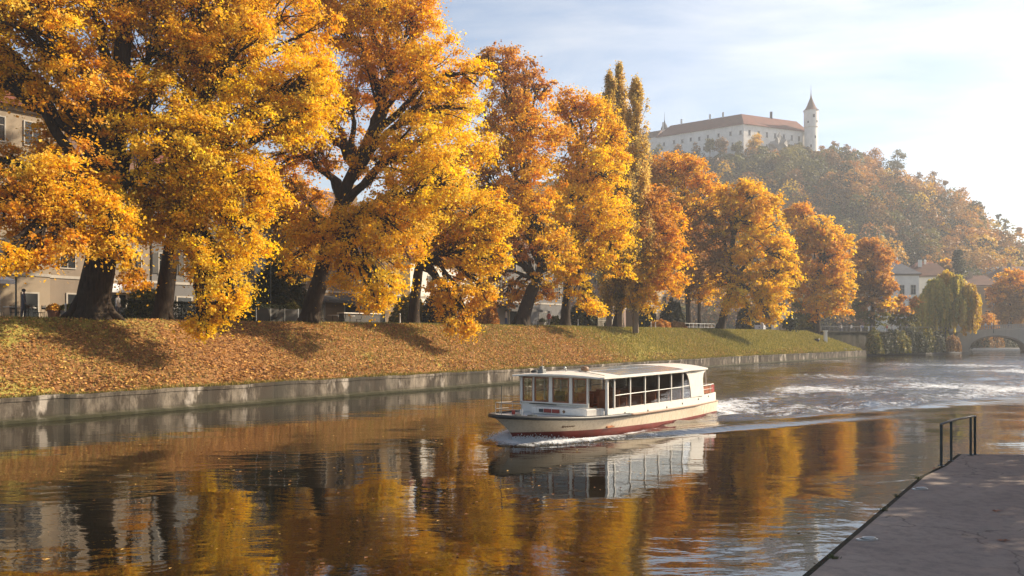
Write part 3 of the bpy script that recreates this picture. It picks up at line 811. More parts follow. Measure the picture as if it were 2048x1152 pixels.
# ------------------------------------------------------------------ trees
def tubes(paths, n=6):
    """paths: list of (points (k,3), radii (k,)) -> one vertex/face block"""
    V = []; Fq = []; base = 0
    ang = 2 * PI * np.arange(n) / n; ca, sa = np.cos(ang), np.sin(ang)
    for P, r in paths:
        P = np.asarray(P); k = len(P)
        T = np.gradient(P, axis=0); T /= np.linalg.norm(T, axis=1, keepdims=True) + 1e-9
        ref = np.where(np.abs(T[:, 2:3]) > .9, np.array([[1.0, 0, 0]]), np.array([[0, 0, 1.0]]))
        A = np.cross(T, ref); A /= np.linalg.norm(A, axis=1, keepdims=True); B = np.cross(T, A)
        r = np.asarray(r)[:, None, None]
        ring = P[:, None, :] + r * (A[:, None, :] * ca[None, :, None] + B[:, None, :] * sa[None, :, None])
        V.append(ring.reshape(-1, 3))
        i = np.arange(k - 1)[:, None] * n + base; j = np.arange(n)[None]; j2 = (j + 1) % n
        Fq.append(np.stack([i + j, i + j2, i + n + j2, i + n + j], -1).reshape(-1, 4))
        base += k * n
    return np.concatenate(V), np.concatenate(Fq)

def curve(a, b, rg, k=8, lift=.25, wob=.06):
    a = np.asarray(a, float); b = np.asarray(b, float); t = np.linspace(0, 1, k)[:, None]
    L = np.linalg.norm(b - a)
    mid = (a + b) / 2 + np.array([0, 0, L * lift]) + rg.normal(0, wob * L, 3)
    P = (1 - t) ** 2 * a + 2 * t * (1 - t) * mid + t * t * b
    P[1:-1] += rg.normal(0, .018 * L, (k - 2, 3))
    return P

def leaf_quads(C, OUT, size, rg, colors, up=.35, rand=1.0, asp=(.55, .95)):
    N = len(C)
    nrm = OUT * .55 + np.array([0, 0, up]) + rg.normal(0, .55 * rand, (N, 3)); nrm /= np.linalg.norm(nrm, axis=1, keepdims=True) + 1e-9
    t = rg.normal(0, 1, (N, 3)) + np.array([0, 0, -.5]); t -= nrm * np.sum(t * nrm, 1, keepdims=True); t /= np.linalg.norm(t, axis=1, keepdims=True) + 1e-9
    b = np.cross(nrm, t)
    s = size * rg.uniform(.42, 1.4, (N, 1)); w = s * rg.uniform(*asp, (N, 1))
    V = np.stack([C - t * s * .5, C + b * w * .5 + t * s * .08 + nrm * s * .12, C + t * s * .5, C - b * w * .5 + t * s * .08 + nrm * s * .12], 1).reshape(-1, 3)
    Fq = np.arange(N * 4).reshape(-1, 4)
    return V, Fq, np.repeat(colors, 4, axis=0)

PAL = {  # (yellow, orange, brown)
    'yellow': [(.86, .60, .045), (.86, .52, .035), (.74, .40, .03), (.72, .56, .07)],
    'gold':   [(.84, .55, .045), (.82, .47, .035), (.70, .36, .03), (.70, .50, .07)],
    'orange': [(.78, .43, .045), (.74, .36, .035), (.60, .27, .035), (.70, .46, .06)],
    'rust':   [(.60, .30, .06), (.54, .24, .045), (.42, .18, .04), (.62, .37, .08)],
    'brown':  [(.36, .19, .06), (.30, .15, .05), (.22, .12, .04), (.42, .25, .08)],
    'olive':  [(.20, .17, .04), (.15, .15, .03), (.10, .11, .025), (.30, .23, .05)],
    'willow': [(.44, .36, .08), (.34, .30, .07), (.52, .38, .08), (.26, .24, .05)],
    'dark':   [(.035, .045, .02), (.05, .055, .02), (.03, .035, .015), (.07, .06, .02)],
    'poplar': [(.62, .44, .12), (.48, .36, .10), (.42, .27, .08), (.68, .46, .12)],
}
def pick(pal, n, rg, spread=.18, bias=None):
    p = np.array(PAL[pal]); w = np.array([.36, .28, .18, .18])
    i = rg.choice(4, n, p=w)
    c = p[i] * rg.uniform(1 - spread, 1 + spread, (n, 1))
    return c

def make_tree(name, label, cat, group, base, trunk_r, trunk_pts, lobes, seed, leaf=.2, dens=1.0, clump=.9, twig=True, bark='bark', gap=.06, droop=.3, sub=6, lmat='leaf', subr=(.28, .52)):
    """lobes: (centre xyz, radius, palette). Limbs run from the trunk to each lobe, branches on to each clump of leaves."""
    rg = np.random.default_rng(seed)
    root = empty(name, tuple(base))
    tag(root, label, cat, group)
    base = np.asarray(base, float)
    paths = []
    tp = np.array([base] + [np.asarray(p, float) for p in trunk_pts])
    # resample trunk
    kk = 4; pts = []
    for i in range(len(tp) - 1):
        for j in range(kk): pts.append(tp[i] + (tp[i + 1] - tp[i]) * j / kk)
    pts.append(tp[-1]); pts = np.array(pts)
    sm_ = pts.copy(); sm_[1:-1] = (pts[:-2] + 2 * pts[1:-1] + pts[2:]) / 4; pts = sm_
    hgt = np.linspace(0, 1, len(pts)); rr = trunk_r * (1 - .62 * hgt)
    rr[0] *= 1.5; 
    if len(rr) > 2: rr[1] *= 1.12
    pts[0, 2] -= .25
    paths.append((pts, rr))
    trunk = pts
    # root buttresses
    for q in range(5):
        a = rg.uniform(0, 2 * PI); dr = np.array([math.cos(a), math.sin(a), 0])
        paths.append((np.array([base + dr * trunk_r * .45 + [0, 0, trunk_r * 1.5], base + dr * trunk_r * 1.05 + [0, 0, trunk_r * .35], base + dr * trunk_r * 1.9 + [0, 0, -.2]]), np.array([.3, .3, .12]) * trunk_r))
    C_all, O_all, col_all, S_all = [], [], [], []
    for (c, r, pal) in lobes:
        c = np.asarray(c, float)
        # limb
        zf = .35 + .5 * np.clip((c[2] - trunk[:, 2].min()) / max(trunk[-1, 2] - trunk[:, 2].min(), .1), 0, 1)
        cand = int(np.clip(round((len(trunk) - 1) * min(1, max(.45, (c[2] - base[2]) / max(trunk[-1, 2] - base[2], .1) * .8))), 1, len(trunk) - 1))
        limb = curve(trunk[cand], c + np.array([0, 0, .25 * r]), rg, 9, .22 if c[2] > trunk[cand, 2] else .35)
        r0 = min(rr[cand] * .8, .035 * np.linalg.norm(c - trunk[cand]) + .05 * r ** .5)
        paths.append((limb, np.linspace(r0, r0 * .3, 9)))
        subs = [(c, r)]
        for q in range(sub):
            d = rg.normal(0, 1, 3); d[2] *= .8; d /= np.linalg.norm(d)
            subs.append((c + d * r * .78, r * rg.uniform(*subr)))
        for (sc, sr) in subs:
            if sr < r * .9:
                st = limb[rg.integers(4, 9)]
                lb = curve(st, sc, rg, 6, .12); paths.append((lb, np.linspace(r0 * .38, r0 * .14, 6)))
            else: lb = limb[5:]
            nc = max(3, int(dens * 4.0 * (sr / clump) ** 2))
            d = rg.normal(0, 1, (nc, 3)); d /= np.linalg.norm(d, axis=1, keepdims=True)
            d[:, 2] = np.where(d[:, 2] < -.55, -d[:, 2], d[:, 2])
            f = 1.06 - np.abs(rg.normal(0, .2, nc)); inner = rg.random(nc) < .22; f = np.where(inner, rg.uniform(.15, .75, nc), f)
            cc = sc + d * sr * f[:, None] * np.array([1, 1, 1.0])
            if gap > 0:
                keep = rg.random(nc) > gap; cc, d = cc[keep], d[keep]; nc = len(cc)
            cr = clump * rg.uniform(.45, 1.45, nc) * min(1, .55 + .25 * sr)
            if twig:
                for q in range(nc):
                    if rg.random() < .6:
                        s0 = lb[rg.integers(0, len(lb))]
                        br = curve(s0, cc[q], rg, 5, .08, .08)
                        L = np.linalg.norm(cc[q] - s0)
                        paths.append((br, np.linspace(.012 + .012 * L, .010, 5)))
            nl = (dens * 26 * (cr / leaf * .5) ** 1.75 + 8).astype(int)
            ids = np.repeat(np.arange(nc), nl); n = len(ids)
            o = rg.normal(0, 1, (n, 3)); o /= np.linalg.norm(o, axis=1, keepdims=True)
            o *= np.abs(rg.normal(0, .62, (n, 1))) * cr[ids, None]
            sh = rg.normal(0, 1, (nc, 3)); o += sh[ids] * (rg.random(n) ** 2 * cr[ids] * .5)[:, None]
            o[:, 2] *= .6
            o[:, 2] -= droop * (o[:, 0] ** 2 + o[:, 1] ** 2) / cr[ids] * .8
            C = cc[ids] + o
            ccol = pick(pal, nc, rg, .22)
            lc = ccol[ids] * .62 + pick(pal, n, rg, .25) * .38
            lc *= rg.uniform(.82, 1.15, (n, 1))
            C_all.append(C); O_all.append(d[ids]); col_all.append(lc)
    C = np.concatenate(C_all); O = np.concatenate(O_all); cl = np.clip(np.concatenate(col_all), 0.01, .95)
    keep = C[:, 2] > base[2] - 3.2
    C, O, cl = C[keep], O[keep], cl[keep]
    V, Fq, vc = leaf_quads(C, O, leaf, rg, cl)
    off = np.array(base)
    mk('crown', V - off, Fq, M[lmat], root, col=vc)
    V, Fq = tubes(paths, 7)
    mk('trunk', V - off, Fq, M[bark], root, smooth=True)
    return root, len(C)

def PX(Y0, lst):
    """lobes given in the photo as (px, py, radius px, distance offset, palette)"""
    out = []
    for (px, py, rp, dy, pal) in lst:
        Y = Y0 + dy; out.append((W(px, py, Y), rp / F * Y, pal))
    return out
BIG = 'old autumn trees along the top of the bank'
nleaf = 0
def bank_tree(px, lab, tr, tpts, lst, seed, n=8.2, **kw):
    global nleaf
    x, y, z, s = bank_ray(px, n)
    tp = [W(a, b, y + d_) for (a, b, d_) in tpts]
    r_, k_ = make_tree(kw.pop('name', 'maple_tree'), lab, 'tree', BIG, (x, y, z - .05), tr, tp, PX(y, lst), seed, **kw)
    nleaf += k_
    return r_
Yl, Og, Go, Ru, Br = 'yellow', 'orange', 'gold', 'rust', 'brown'
bank_tree(183, 'huge golden tree with the thickest dark trunk, far left on the bank', 1.02,
          [(188, 590, 0), (200, 530, 0), (212, 470, 0), (222, 400, .3), (228, 330, .5), (238, 220, .8), (246, 90, 1), (250, -60, 1)],
          [(55, 70, 125, -3, Go), (170, 190, 90, -2, Og), (250, 20, 120, 3, Og), (120, -60, 150, 0, Go), (100, 335, 66, 1, Og), (40, 430, 80, -6, Og), (120, 400, 78, -6, Go),
           (150, 350, 70, -4, Og), (-80, 370, 90, 0, Og), (-100, 80, 130, 0, Go), (330, 110, 120, 2, Go), (300, 230, 90, 0, Yl), (350, 300, 90, -1, Yl), (290, 360, 80, -1, Yl), (60, 520, 38, -8, Og),
           (250, 470, 65, -1, Go), (300, -120, 160, 1, Go), (440, 60, 110, 2, Go), (0, -30, 120, -3, Go), (150, 490, 50, -4, Go), (270, 560, 32, 2, Og), (200, 430, 62, -5, Go), (235, 505, 38, -5, Go), (110, 480, 55, -7, Og), (20, 520, 40, -9, Go), (-60, 450, 80, -8, Og), (330, 430, 60, 1, Og), (150, 260, 60, 2, Go), (35, 175, 55, -1, Go), (-20, 150, 60, -1, Go), (-10, 330, 45, -1, Og)], 11, leaf=.17, dens=1.0)
bank_tree(325, 'bright yellow tree whose lowest branches hang over the bank, second trunk from the left', .62,
          [(330, 590, 0), (338, 530, 0), (350, 460, .3), (372, 360, .5), (400, 240, .5), (430, 100, 1), (450, -40, 1)],
          [(470, 130, 110, -1, Yl), (560, 60, 100, 1, Go), (600, 190, 85, 0, Yl), (520, 250, 90, -2, Yl), (430, 300, 95, -3, Yl), (480, 400, 80, -4, Yl), (400, 440, 80, -4, Yl), (500, 470, 55, -4, Yl),
           (430, 540, 70, -5, Yl), (370, 520, 50, -4, Yl), (420, 620, 42, -6, Yl), (410, 655, 26, -6, Yl), (455, 600, 30, -5.5, Yl), (520, 400, 50, -3, Yl), (330, 400, 60, -2, Yl), (480, -60, 130, 1, Go), (620, 250, 55, -1, Yl), (380, 180, 80, 0, Go),
           (640, 160, 40, -1, Yl), (330, 470, 45, -3, Yl)], 12, leaf=.165, dens=1.1)
bank_tree(618, 'tall leaning golden tree, third trunk from the left', .74,
          [(628, 600, 0), (642, 560, 0), (655, 500, 0), (672, 440, 0), (690, 380, 0), (718, 320, 0), (750, 250, 0), (780, 150, 0)],
          [(690, 90, 90, 2, Og), (760, 40, 90, 1, Go), (830, 60, 60, 0, Go), (700, 210, 80, 2, Og), (640, 310, 60, 1, Og), (780, 180, 85, 0, Og), (870, 160, 80, -1, Go), (900, 230, 72, -2, Yl), (850, 300, 80, -2, Yl), (780, 330, 70, 0, Go),
           (880, 380, 75, -3, Yl), (950, 150, 36, -1, Yl), (610, 420, 55, 1, Og), (640, 480, 60, 0, Go), (720, 480, 80, -2, Go), (790, 470, 75, -3, Go), (760, 560, 55, -4, Yl), (700, 560, 45, -3, Go),
           (755, 615, 34, -5, Yl), (610, 220, 60, 3, Og), (800, 400, 70, -2, Go), (560, 300, 62, 3, Og), (575, 380, 56, 3, Og), (600, 480, 44, 2, Go), (560, 220, 56, 4, Og), (660, -20, 90, 3, Og), (830, 480, 50, 0, Go), (560, 440, 44, 5, Br), (760, -60, 100, 1, Og), (840, 20, 44, 0, Og), (590, 540, 34, 1, Go)], 13, leaf=.18, dens=1.0)
bank_tree(826, 'yellow tree with a slim straight trunk and a branch trailing low over the bank', .52,
          [(830, 600, 0), (836, 550, 0), (846, 480, 0), (860, 400, 0), (880, 300, 0)],
          [(900, 430, 70, 0, Yl), (960, 440, 62, -2, Yl), (985, 490, 36, -3, Yl), (900, 520, 60, -2, Yl), (950, 540, 46, -3, Yl), (925, 600, 42, -4, Go), (905, 645, 28, -5, Go), (935, 655, 20, -5, Go), (860, 470, 55, -1, Yl),
           (970, 590, 22, -4, Go), (830, 440, 48, 1, Go), (1000, 440, 32, -2, Yl), (880, 585, 32, -4, Go), (1004, 530, 22, -3, Yl), (900, 250, 50, 3, Go), (880, 340, 60, 2, Go), (940, 320, 60, 2, Yl)], 14, leaf=.19, dens=1.1)
bank_tree(1042, 'rust and gold tree with a forked leaning trunk, behind the bow of the boat', .78,
          [(1050, 620, 0), (1068, 570, 0), (1090, 530, 0), (1060, 420, 2), (1040, 300, 2)],
          [(1000, 140, 48, 3, Ru), (1050, 170, 46, 3, Ru), (1010, 220, 58, 3, Og), (1070, 250, 62, 2, Og), (1000, 310, 60, 3, Go), (1060, 350, 72, 1, Og), (1010, 420, 60, 2, Ru), (1080, 440, 65, 0, Go), (1030, 500, 52, 1, Ru),
           (1100, 520, 52, -1, Go), (990, 560, 34, 2, Ru), (1045, 580, 30, 1, Og), (970, 240, 30, 3, Og), (1090, 180, 24, 3, Ru), (970, 120, 22, 3, Ru), (965, 370, 46, 4, Ru), (985, 470, 46, 4, Ru), (1005, 600, 28, 3, Ru), (1080, 590, 26, 1, Og), (960, 520, 40, 5, Br)], 15, leaf=.24, dens=.95)
bank_tree(1130, 'yellow tree with a straight dark trunk behind the middle of the boat', .56,
          [(1132, 610, 0), (1140, 550, 0), (1150, 480, 0), (1160, 400, 0), (1170, 300, 0)],
          [(1150, 225, 44, 1, Og), (1190, 240, 42, 1, Go), (1220, 290, 44, 0, Go), (1150, 300, 58, 1, Go), (1200, 350, 60, -1, Yl), (1140, 390, 62, 0, Yl), (1205, 430, 60, -2, Yl), (1150, 470, 60, -2, Yl), (1225, 500, 46, -2, Yl),
           (1180, 540, 52, -3, Yl), (1120, 550, 40, -2, Yl), (1165, 600, 32, -4, Yl), (1190, 615, 22, -4, Yl), (1245, 460, 26, -2, Yl), (1120, 220, 24, 1, Og), (1240, 320, 20, 0, Go), (1250, 540, 20, -2, Yl)], 16, leaf=.24, dens=1.05)
bank_tree(1236, 'copper tree with a short dark trunk, left of the pale post on the bank', .62,
          [(1238, 610, 0), (1245, 560, 0), (1270, 480, 0), (1290, 400, 0)],
          [(1300, 420, 50, 0, Ru), (1330, 455, 42, 0, Og), (1290, 480, 55, -1, Ru), (1340, 510, 40, -1, Og), (1300, 540, 55, -1, Go), (1260, 560, 44, 0, Br), (1330, 570, 38, -2, Og), (1240, 600, 30, 0, 'olive'), (1290, 600, 34, -2, Go),
           (1275, 390, 30, 1, Og), (1235, 560, 30, 2, 'olive')], 17, leaf=.27, dens=1.1)
bank_tree(1378, 'broad copper orange tree rising behind, right of the poplars', .5,
          [(1376, 600, 0), (1372, 540, 0), (1368, 470, 0), (1365, 400, 0)],
          [(1335, 350, 42, 2, Og), (1300, 350, 40, 2, Ru), (1375, 350, 40, 2, Og), (1410, 375, 30, 2, Og), (1340, 400, 50, 2, Go), (1400, 420, 48, 1, Go), (1355, 460, 50, 2, Ru), (1390, 490, 48, 1, Ru), (1370, 550, 42, 1, Br), (1410, 560, 34, 1, Br),
           (1290, 390, 36, 3, Ru), (1345, 325, 20, 2, Og)], 18, n=16, leaf=.30, dens=1.05)
bank_tree(1440, 'yellow tree with a bare forked trunk in clear view, right of the boat roof', .64,
          [(1448, 625, 0), (1460, 585, 0), (1462, 540, 0), (1466, 470, 0), (1478, 420, 0)],
          [(1470, 395, 36, 1, Go), (1500, 400, 38, 0, Go), (1440, 420, 38, 1, Og), (1530, 420, 34, 0, Go), (1480, 450, 52, 0, Go), (1430, 470, 44, 1, Br), (1535, 470, 46, -1, Yl), (1560, 510, 36, -1, Yl), (1500, 520, 54, -1, Go),
           (1430, 530, 44, 0, Br), (1550, 560, 40, -2, Yl), (1500, 590, 44, -2, Yl), (1540, 610, 34, -3, Yl), (1440, 580, 32, 2, Go), (1580, 545, 20, -1, Yl), (1505, 635, 18, -3, Yl), (1545, 640, 14, -3, Yl), (1465, 610, 24, -2, Yl)], 19, leaf=.30, dens=1.0, gap=.08)
bank_tree(1637, 'orange and gold tree with a thin dark trunk near the bank end', .42,
          [(1634, 620, 0), (1632, 580, 0), (1640, 520, 0), (1645, 470, 0)],
          [(1600, 440, 30, 3, Og), (1640, 465, 36, 0, Go), (1672, 485, 30, 0, Go), (1610, 500, 42, 1, Ru), (1655, 520, 46, -1, Og), (1685, 540, 24, -1, Go), (1620, 560, 46, 0, Og), (1665, 580, 36, -2, Go), (1600, 590, 26, 0, Og),
           (1640, 610, 28, -2, Go), (1612, 630, 22, 0, Og), (1672, 618, 24, -2, Og), (1690, 570, 18, -1, Go), (1590, 430, 20, 3, Ru)], 20, leaf=.36, dens=1.1)
bank_tree(1400, 'slender brownish tree standing back from the bank, left of the forked yellow tree', .34,
          [(1398, 620, 0), (1400, 570, 0), (1402, 540, 0)],
          [(1400, 545, 30, 0, Br), (1385, 575, 24, 0, Br), (1420, 570, 26, 0, Go), (1405, 600, 22, 0, Go)], 21, n=13, leaf=.3, dens=.9)
# trees standing on the far quay
def far_tree(px, py0, Y, lab, tr, tpts, lst, seed, name='maple_tree', group='autumn trees beyond the end of the bank', **kw):
    global nleaf
    b = W(px, py0, Y); b[2] = 4.15
    r_, k_ = make_tree(name, lab, 'tree', group, b, tr, [W(a, c, Y) for a, c in tpts], PX(Y, lst), seed, **kw)
    nleaf += k_; return r_
far_tree(1745, 665, 172, 'brown tree with a dark green foot behind the end of the bank', .5, [(1745, 620), (1745, 560), (1746, 500)],
         [(1740, 500, 26, 0, Ru), (1765, 520, 24, 0, Ru), (1720, 520, 24, 0, Ru), (1740, 545, 36, 0, Ru), (1770, 565, 24, -1, Ru), (1715, 570, 26, 0, Br), (1745, 600, 34, 0, Br), (1775, 610, 18, -2, Go), (1715, 620, 22, 1, 'olive'), (1750, 640, 22, 1, 'olive')], 22, leaf=.42, dens=1.15)
far_tree(1597, 668, 150, 'small olive green tree behind the top of the bank', .2, [(1597, 650), (1597, 630)],
         [(1597, 630, 15, 0, 'olive'), (1603, 645, 15, -1, 'olive'), (1588, 648, 13, 0, 'olive'), (1595, 612, 10, 0, 'olive')], 23, name='shrubby_tree', leaf=.3, dens=1.2)
far_tree(1808, 668, 178, 'low bronze bush-like tree left of the willow', .2, [(1808, 650), (1808, 630)],
         [(1805, 620, 16, 0, Ru), (1822, 640, 14, 0, 'olive'), (1795, 640, 16, 0, 'olive'), (1812, 655, 16, -1, 'olive'), (1800, 600, 10, 0, Ru), (1830, 605, 10, 1, Ru)], 24, leaf=.42, dens=1.1)
far_tree(2020, 668, 215, 'russet tree at the right edge beyond the bridge', .5, [(2020, 620), (2020, 580)],
         [(2020, 565, 26, 0, Og), (2042, 580, 26, 0, Og), (2000, 590, 24, 0, Ru), (2025, 605, 32, 0, Br), (2050, 620, 28, 0, Br), (2000, 630, 24, 0, Br), (2030, 640, 24, 0, Br), (2060, 590, 26, 0, Og)], 25, leaf=.5, dens=1.1)
far_tree(1893, 668, 262, 'brown tree beside the dark conifer behind the willow', .4, [(1893, 600), (1893, 560)],
         [(1888, 535, 14, 0, Br), (1900, 545, 14, 0, Br), (1880, 548, 12, 0, Br), (1892, 525, 9, 0, Go)], 26, leaf=.55, dens=1.1)
for i, (px, py, r, pal, lab) in enumerate([(1855, 560, 16, Ru, 'russet crown between the white house and the willow'), (1967, 640, 20, Ru, 'low russet tree at the left end of the bridge parapet'),
                                      (1580, 640, 10, 'dark', 'dark little evergreen under the forked yellow tree')]):
    far_tree(px, 668, [230, 200, 140][i], lab, .2, [(px, 650), (px, py + 10)], [(px, py, r, 0, pal), (px - r * .7, py + r * .7, r * .7, 0, pal), (px + r * .7, py + r * .6, r * .7, 0, pal), (px, py + r * 1.4, r * .9, 0, pal)], 60 + i, leaf=.42, dens=1.0, lmat='leafdull' if i == 2 else 'leaf')

# lombardy poplars: three narrow spires
def poplar(px, top, Y, rpx, lab, seed, foot=640):
    global nleaf
    rg = np.random.default_rng(seed)
    b = W(px, 668, Y); b[2] = 4.1; t = W(px, top, Y)
    root = empty('poplar_tree', tuple(b)); tag(root, lab, 'tree', 'three slim poplars rising behind the tree row')
    H_ = t[2] - b[2]; paths = [(np.linspace(b, t, 14) + rg.normal(0, .05, (14, 3)), np.linspace(.38, .03, 14))]
    C, O, cl = [], [], []
    for q in range(300):
        h = rg.uniform(.10, .98); prof = min(1, h * 4) * (1 - h ** 4) ** .7 * rg.uniform(.75, 1.25)
        a = rg.uniform(0, 2 * PI); r = rpx / F * Y * prof * rg.uniform(.15, 1.1)
        s0 = b + (t - b) * max(h - .10, .03); e = b + (t - b) * h + np.array([math.cos(a) * r, math.sin(a) * r, 0])
        paths.append((curve(s0, e, rg, 4, -.05, .02), np.linspace(.06, .015, 4)))
        n = 95; o = rg.normal(0, 1, (n, 3)) * np.array([.22, .22, .55]) * (.5 + .5 * prof)
        C.append(e + o); O.append(np.tile([math.cos(a), math.sin(a), .2], (n, 1))); cl.append(np.repeat(pick('poplar', 1, rg), n, 0) * .6 + pick('poplar', n, rg) * .4)
    V, Fq, vc = leaf_quads(np.concatenate(C), np.concatenate(O), .21, rg, np.concatenate(cl)); nleaf += len(C) * 120
    mk('crown', V - b, Fq, M['leaf'], root, col=vc)
    V, Fq = tubes(paths, 5); mk('trunk', V - b, Fq, M['palebark'], root)
poplar(1219, 138, 98, 25, 'left and thinnest of the three poplars, its top bare-edged', 31)
poplar(1239, 124, 99, 23, 'middle poplar, the tallest of the three', 32)
poplar(1271, 150, 97, 35, 'right and fullest of the three poplars, beside the castle', 33)

# willow
def willow(px, Y, lab, seed):
    global nleaf
    rg = np.random.default_rng(seed)
    b = W(px, 668, Y); b[2] = 4.2
    root = empty('willow_tree', tuple(b)); tag(root, lab, 'tree')
    paths = [(np.array([b - [0, 0, .3], W(px + 2, 640, Y), W(px + 4, 610, Y)]), np.array([.6, .5, .4]))]
    C, O, cl = [], [], []
    lob = [(1876, 568, 20), (1908, 562, 20), (1850, 600, 20), (1933, 578, 18), (1890, 585, 26), (1866, 620, 24), (1915, 605, 24), (1845, 640, 14), (1895, 552, 16), (1948, 592, 12), (1860, 580, 14), (1930, 615, 18), (1952, 612, 9), (1838, 618, 9)]
    for (x, y, r) in lob:
        c = W(x, y, Y); r = r / F * Y
        paths.append((curve(W(px + 4, 612, Y), c, rg, 7, .2), np.linspace(.25, .06, 7)))
        pl_ = 'gold' if (x > 1925 or y < 560) else 'willow'
        for q in range(int(105 * (r / 3.0) ** 2)):
            d = rg.normal(0, 1, 3); d /= np.linalg.norm(d); d[2] = abs(d[2]) * .8
            s = c + d * r * rg.uniform(.6, 1)
            Lh = rg.uniform(2.0, 6.5) * (1 if y > 560 else .5)
            zmin = rg.uniform(.5, 3.5) if (x > 1880) else rg.uniform(2.5, 6.5)
            Lh = min(Lh, s[2] - zmin)
            if Lh < .5: continue
            k = int(Lh * 20); tt = rg.random(k)
            out = np.array([d[0], d[1], 0]) * .9
            C.append(s + out * np.minimum(tt, .3)[:, None] * 3 * .5 + np.stack([rg.normal(0, .14, k), rg.normal(0, .14, k), -tt * Lh], -1))
            O.append(np.tile([d[0], d[1], 0.], (k, 1))); cl.append(np.repeat(pick(pl_, 1, rg) * (.75 if pl_ == 'gold' else 1.25), k, 0) * .7 + pick('willow', k, rg) * .3)
            if q % 6 == 0: paths.append((np.array([s, s + out * .45 - [0, 0, Lh * .3], s + out * .45 - [0, 0, Lh]]), np.array([.03, .02, .01])))
    C = np.concatenate(C); O = np.concatenate(O); cl = np.concatenate(cl)
    N = len(C); nleaf += N
    nrm = O + rg.normal(0, .5, (N, 3)); nrm /= np.linalg.norm(nrm, axis=1, keepdims=True)
    t = np.tile([0, 0, -1.], (N, 1)) + rg.normal(0, .15, (N, 3)); t -= nrm * np.sum(t * nrm, 1, keepdims=True); t /= np.linalg.norm(t, axis=1, keepdims=True)
    bb = np.cross(nrm, t); s = rg.uniform(.35, .75, (N, 1)); w = rg.uniform(.10, .2, (N, 1))
    V = np.stack([C - t * s * .5, C + bb * w, C + t * s * .5, C - bb * w], 1).reshape(-1, 3)
    mk('crown', V - b, np.arange(N * 4).reshape(-1, 4), M['leaf'], root, col=np.repeat(cl, 4, 0))
    V, Fq = tubes(paths, 6); mk('trunk', V - b, Fq, M['bark'], root)
willow(1892, 182, 'green-gold weeping willow trailing over the river beside the bridge', 41)

def conifer(px, base_py, top_py, Y, rpx, lab, seed, z0=None, group=None, tint='dark'):
    global nleaf
    rg = np.random.default_rng(seed)
    b = W(px, base_py, Y)
    if z0 is not None: b[2] = z0
    t = W(px, top_py, Y); H_ = t[2] - b[2]; Rm = rpx / F * Y
    root = empty('conifer_tree', tuple(b)); tag(root, lab, 'tree', group)
    C, O, cl = [], [], []; paths = [(np.array([b, t]), np.array([.02 * H_, .02]))]
    for q in range(150):
        h = rg.uniform(.08, .98); r = Rm * (1 - h) ** .8 * rg.uniform(.7, 1.15) + .15; a = rg.uniform(0, 2 * PI)
        n = int(30 + 40 * (1 - h)); tt = rg.random(n) ** .7
        d = np.array([math.cos(a), math.sin(a), 0])
        C.append(b + np.array([0, 0, h * H_]) + d * (tt * r)[:, None] + np.array([0, 0, -.3]) * (tt * r)[:, None] + rg.normal(0, .13 * Rm, (n, 3)) * [1, 1, .45])
        O.append(np.tile(d, (n, 1))); cl.append(pick(tint, n, rg, .3))
    V, Fq, vc = leaf_quads(np.concatenate(C), np.concatenate(O), Rm * .16, rg, np.concatenate(cl))
    mk('crown', V - b, Fq, M['leafdull'], root, col=vc)
    V, Fq = tubes(paths, 6); mk('trunk', V - b, Fq, M['bark'], root)
conifer(1916, 640, 498, 255, 26, 'dark conifer standing taller than the willow in front of it', 42, z0=4.1)
print('leaves', nleaf)

# rounded shrubs and hedges along the promenade
def shrub(p, rx, ry, rz, pal, lab, seed, name='shrub', group='shrubs on the promenade', leaf=.14, n=2600, mat='leafdull', rot=0):
    rg = np.random.default_rng(seed)
    root = empty(name, tuple(p)); root.rotation_euler = (0, 0, rot); tag(root, lab, name.replace('_', ' '), group)
    d = rg.normal(0, 1, (n, 3)); d /= np.linalg.norm(d, axis=1, keepdims=True); d[:, 2] = np.abs(d[:, 2])
    f = 1 - np.abs(rg.normal(0, .13, n)); wob = 1 + .14 * np.sin(d[:, 0] * 9 + seed) * np.cos(d[:, 1] * 7)
    C = d * np.array([rx, ry, rz]) * (f * wob)[:, None]
    V, Fq, vc = leaf_quads(C, d, leaf, rg, pick(pal, n, rg, .35))
    mk('foliage', V, Fq, M[mat], root, col=vc)
    paths = [(np.array([[0, 0, 0], [0, 0, rz * .4], [q[0] * rx * .6, q[1] * ry * .6, rz * .75]]), np.array([.05, .04, .015])) for q in rg.normal(0, .5, (5, 2))]
    V, Fq = tubes(paths, 5); mk('stems', V, Fq, M['bark'], root)

def hedge(p, length, w, h, ang, lab, seed, pal='dark'):
    rg = np.random.default_rng(seed)
    root = empty('hedge', tuple(p), ang); tag(root, lab, 'hedge', 'clipped hedges on the promenade')
    n = int(length * 900)
    C = np.stack([rg.uniform(0, length, n), rg.uniform(-w / 2, w / 2, n), rg.uniform(0, h, n)], -1)
    side = rg.integers(0, 3, n)
    C[side == 0, 1] = -w / 2; C[side == 1, 2] = h; C += rg.normal(0, .05, C.shape); C[:, 2] = np.abs(C[:, 2])
    O = np.zeros((n, 3)); O[side == 0, 1] = -1; O[side == 1, 2] = 1; O[side == 2, 1] = -.5
    V, Fq, vc = leaf_quads(C, O, .12, rg, pick(pal, n, rg, .35))
    mk('foliage', V, Fq, M['leafdull'], root, col=vc)
    mb = MB()
    for i in range(int(length)): mb.tube([(i + .5, 0, 0), (i + .5, 0, h * .8)], .03, 5)
    mb.build('stems', M['bark'], root)
def prom(px, n):                                     # promenade point under photo column px, n behind the wall face
    x, y, z, s = bank_ray(px, n); return np.array([x, y, z - .03])
hedge(prom(205, 12.5), 11.0, 1.0, 1.35, qa, 'dark clipped hedge between the two leftmost trunks', 71)
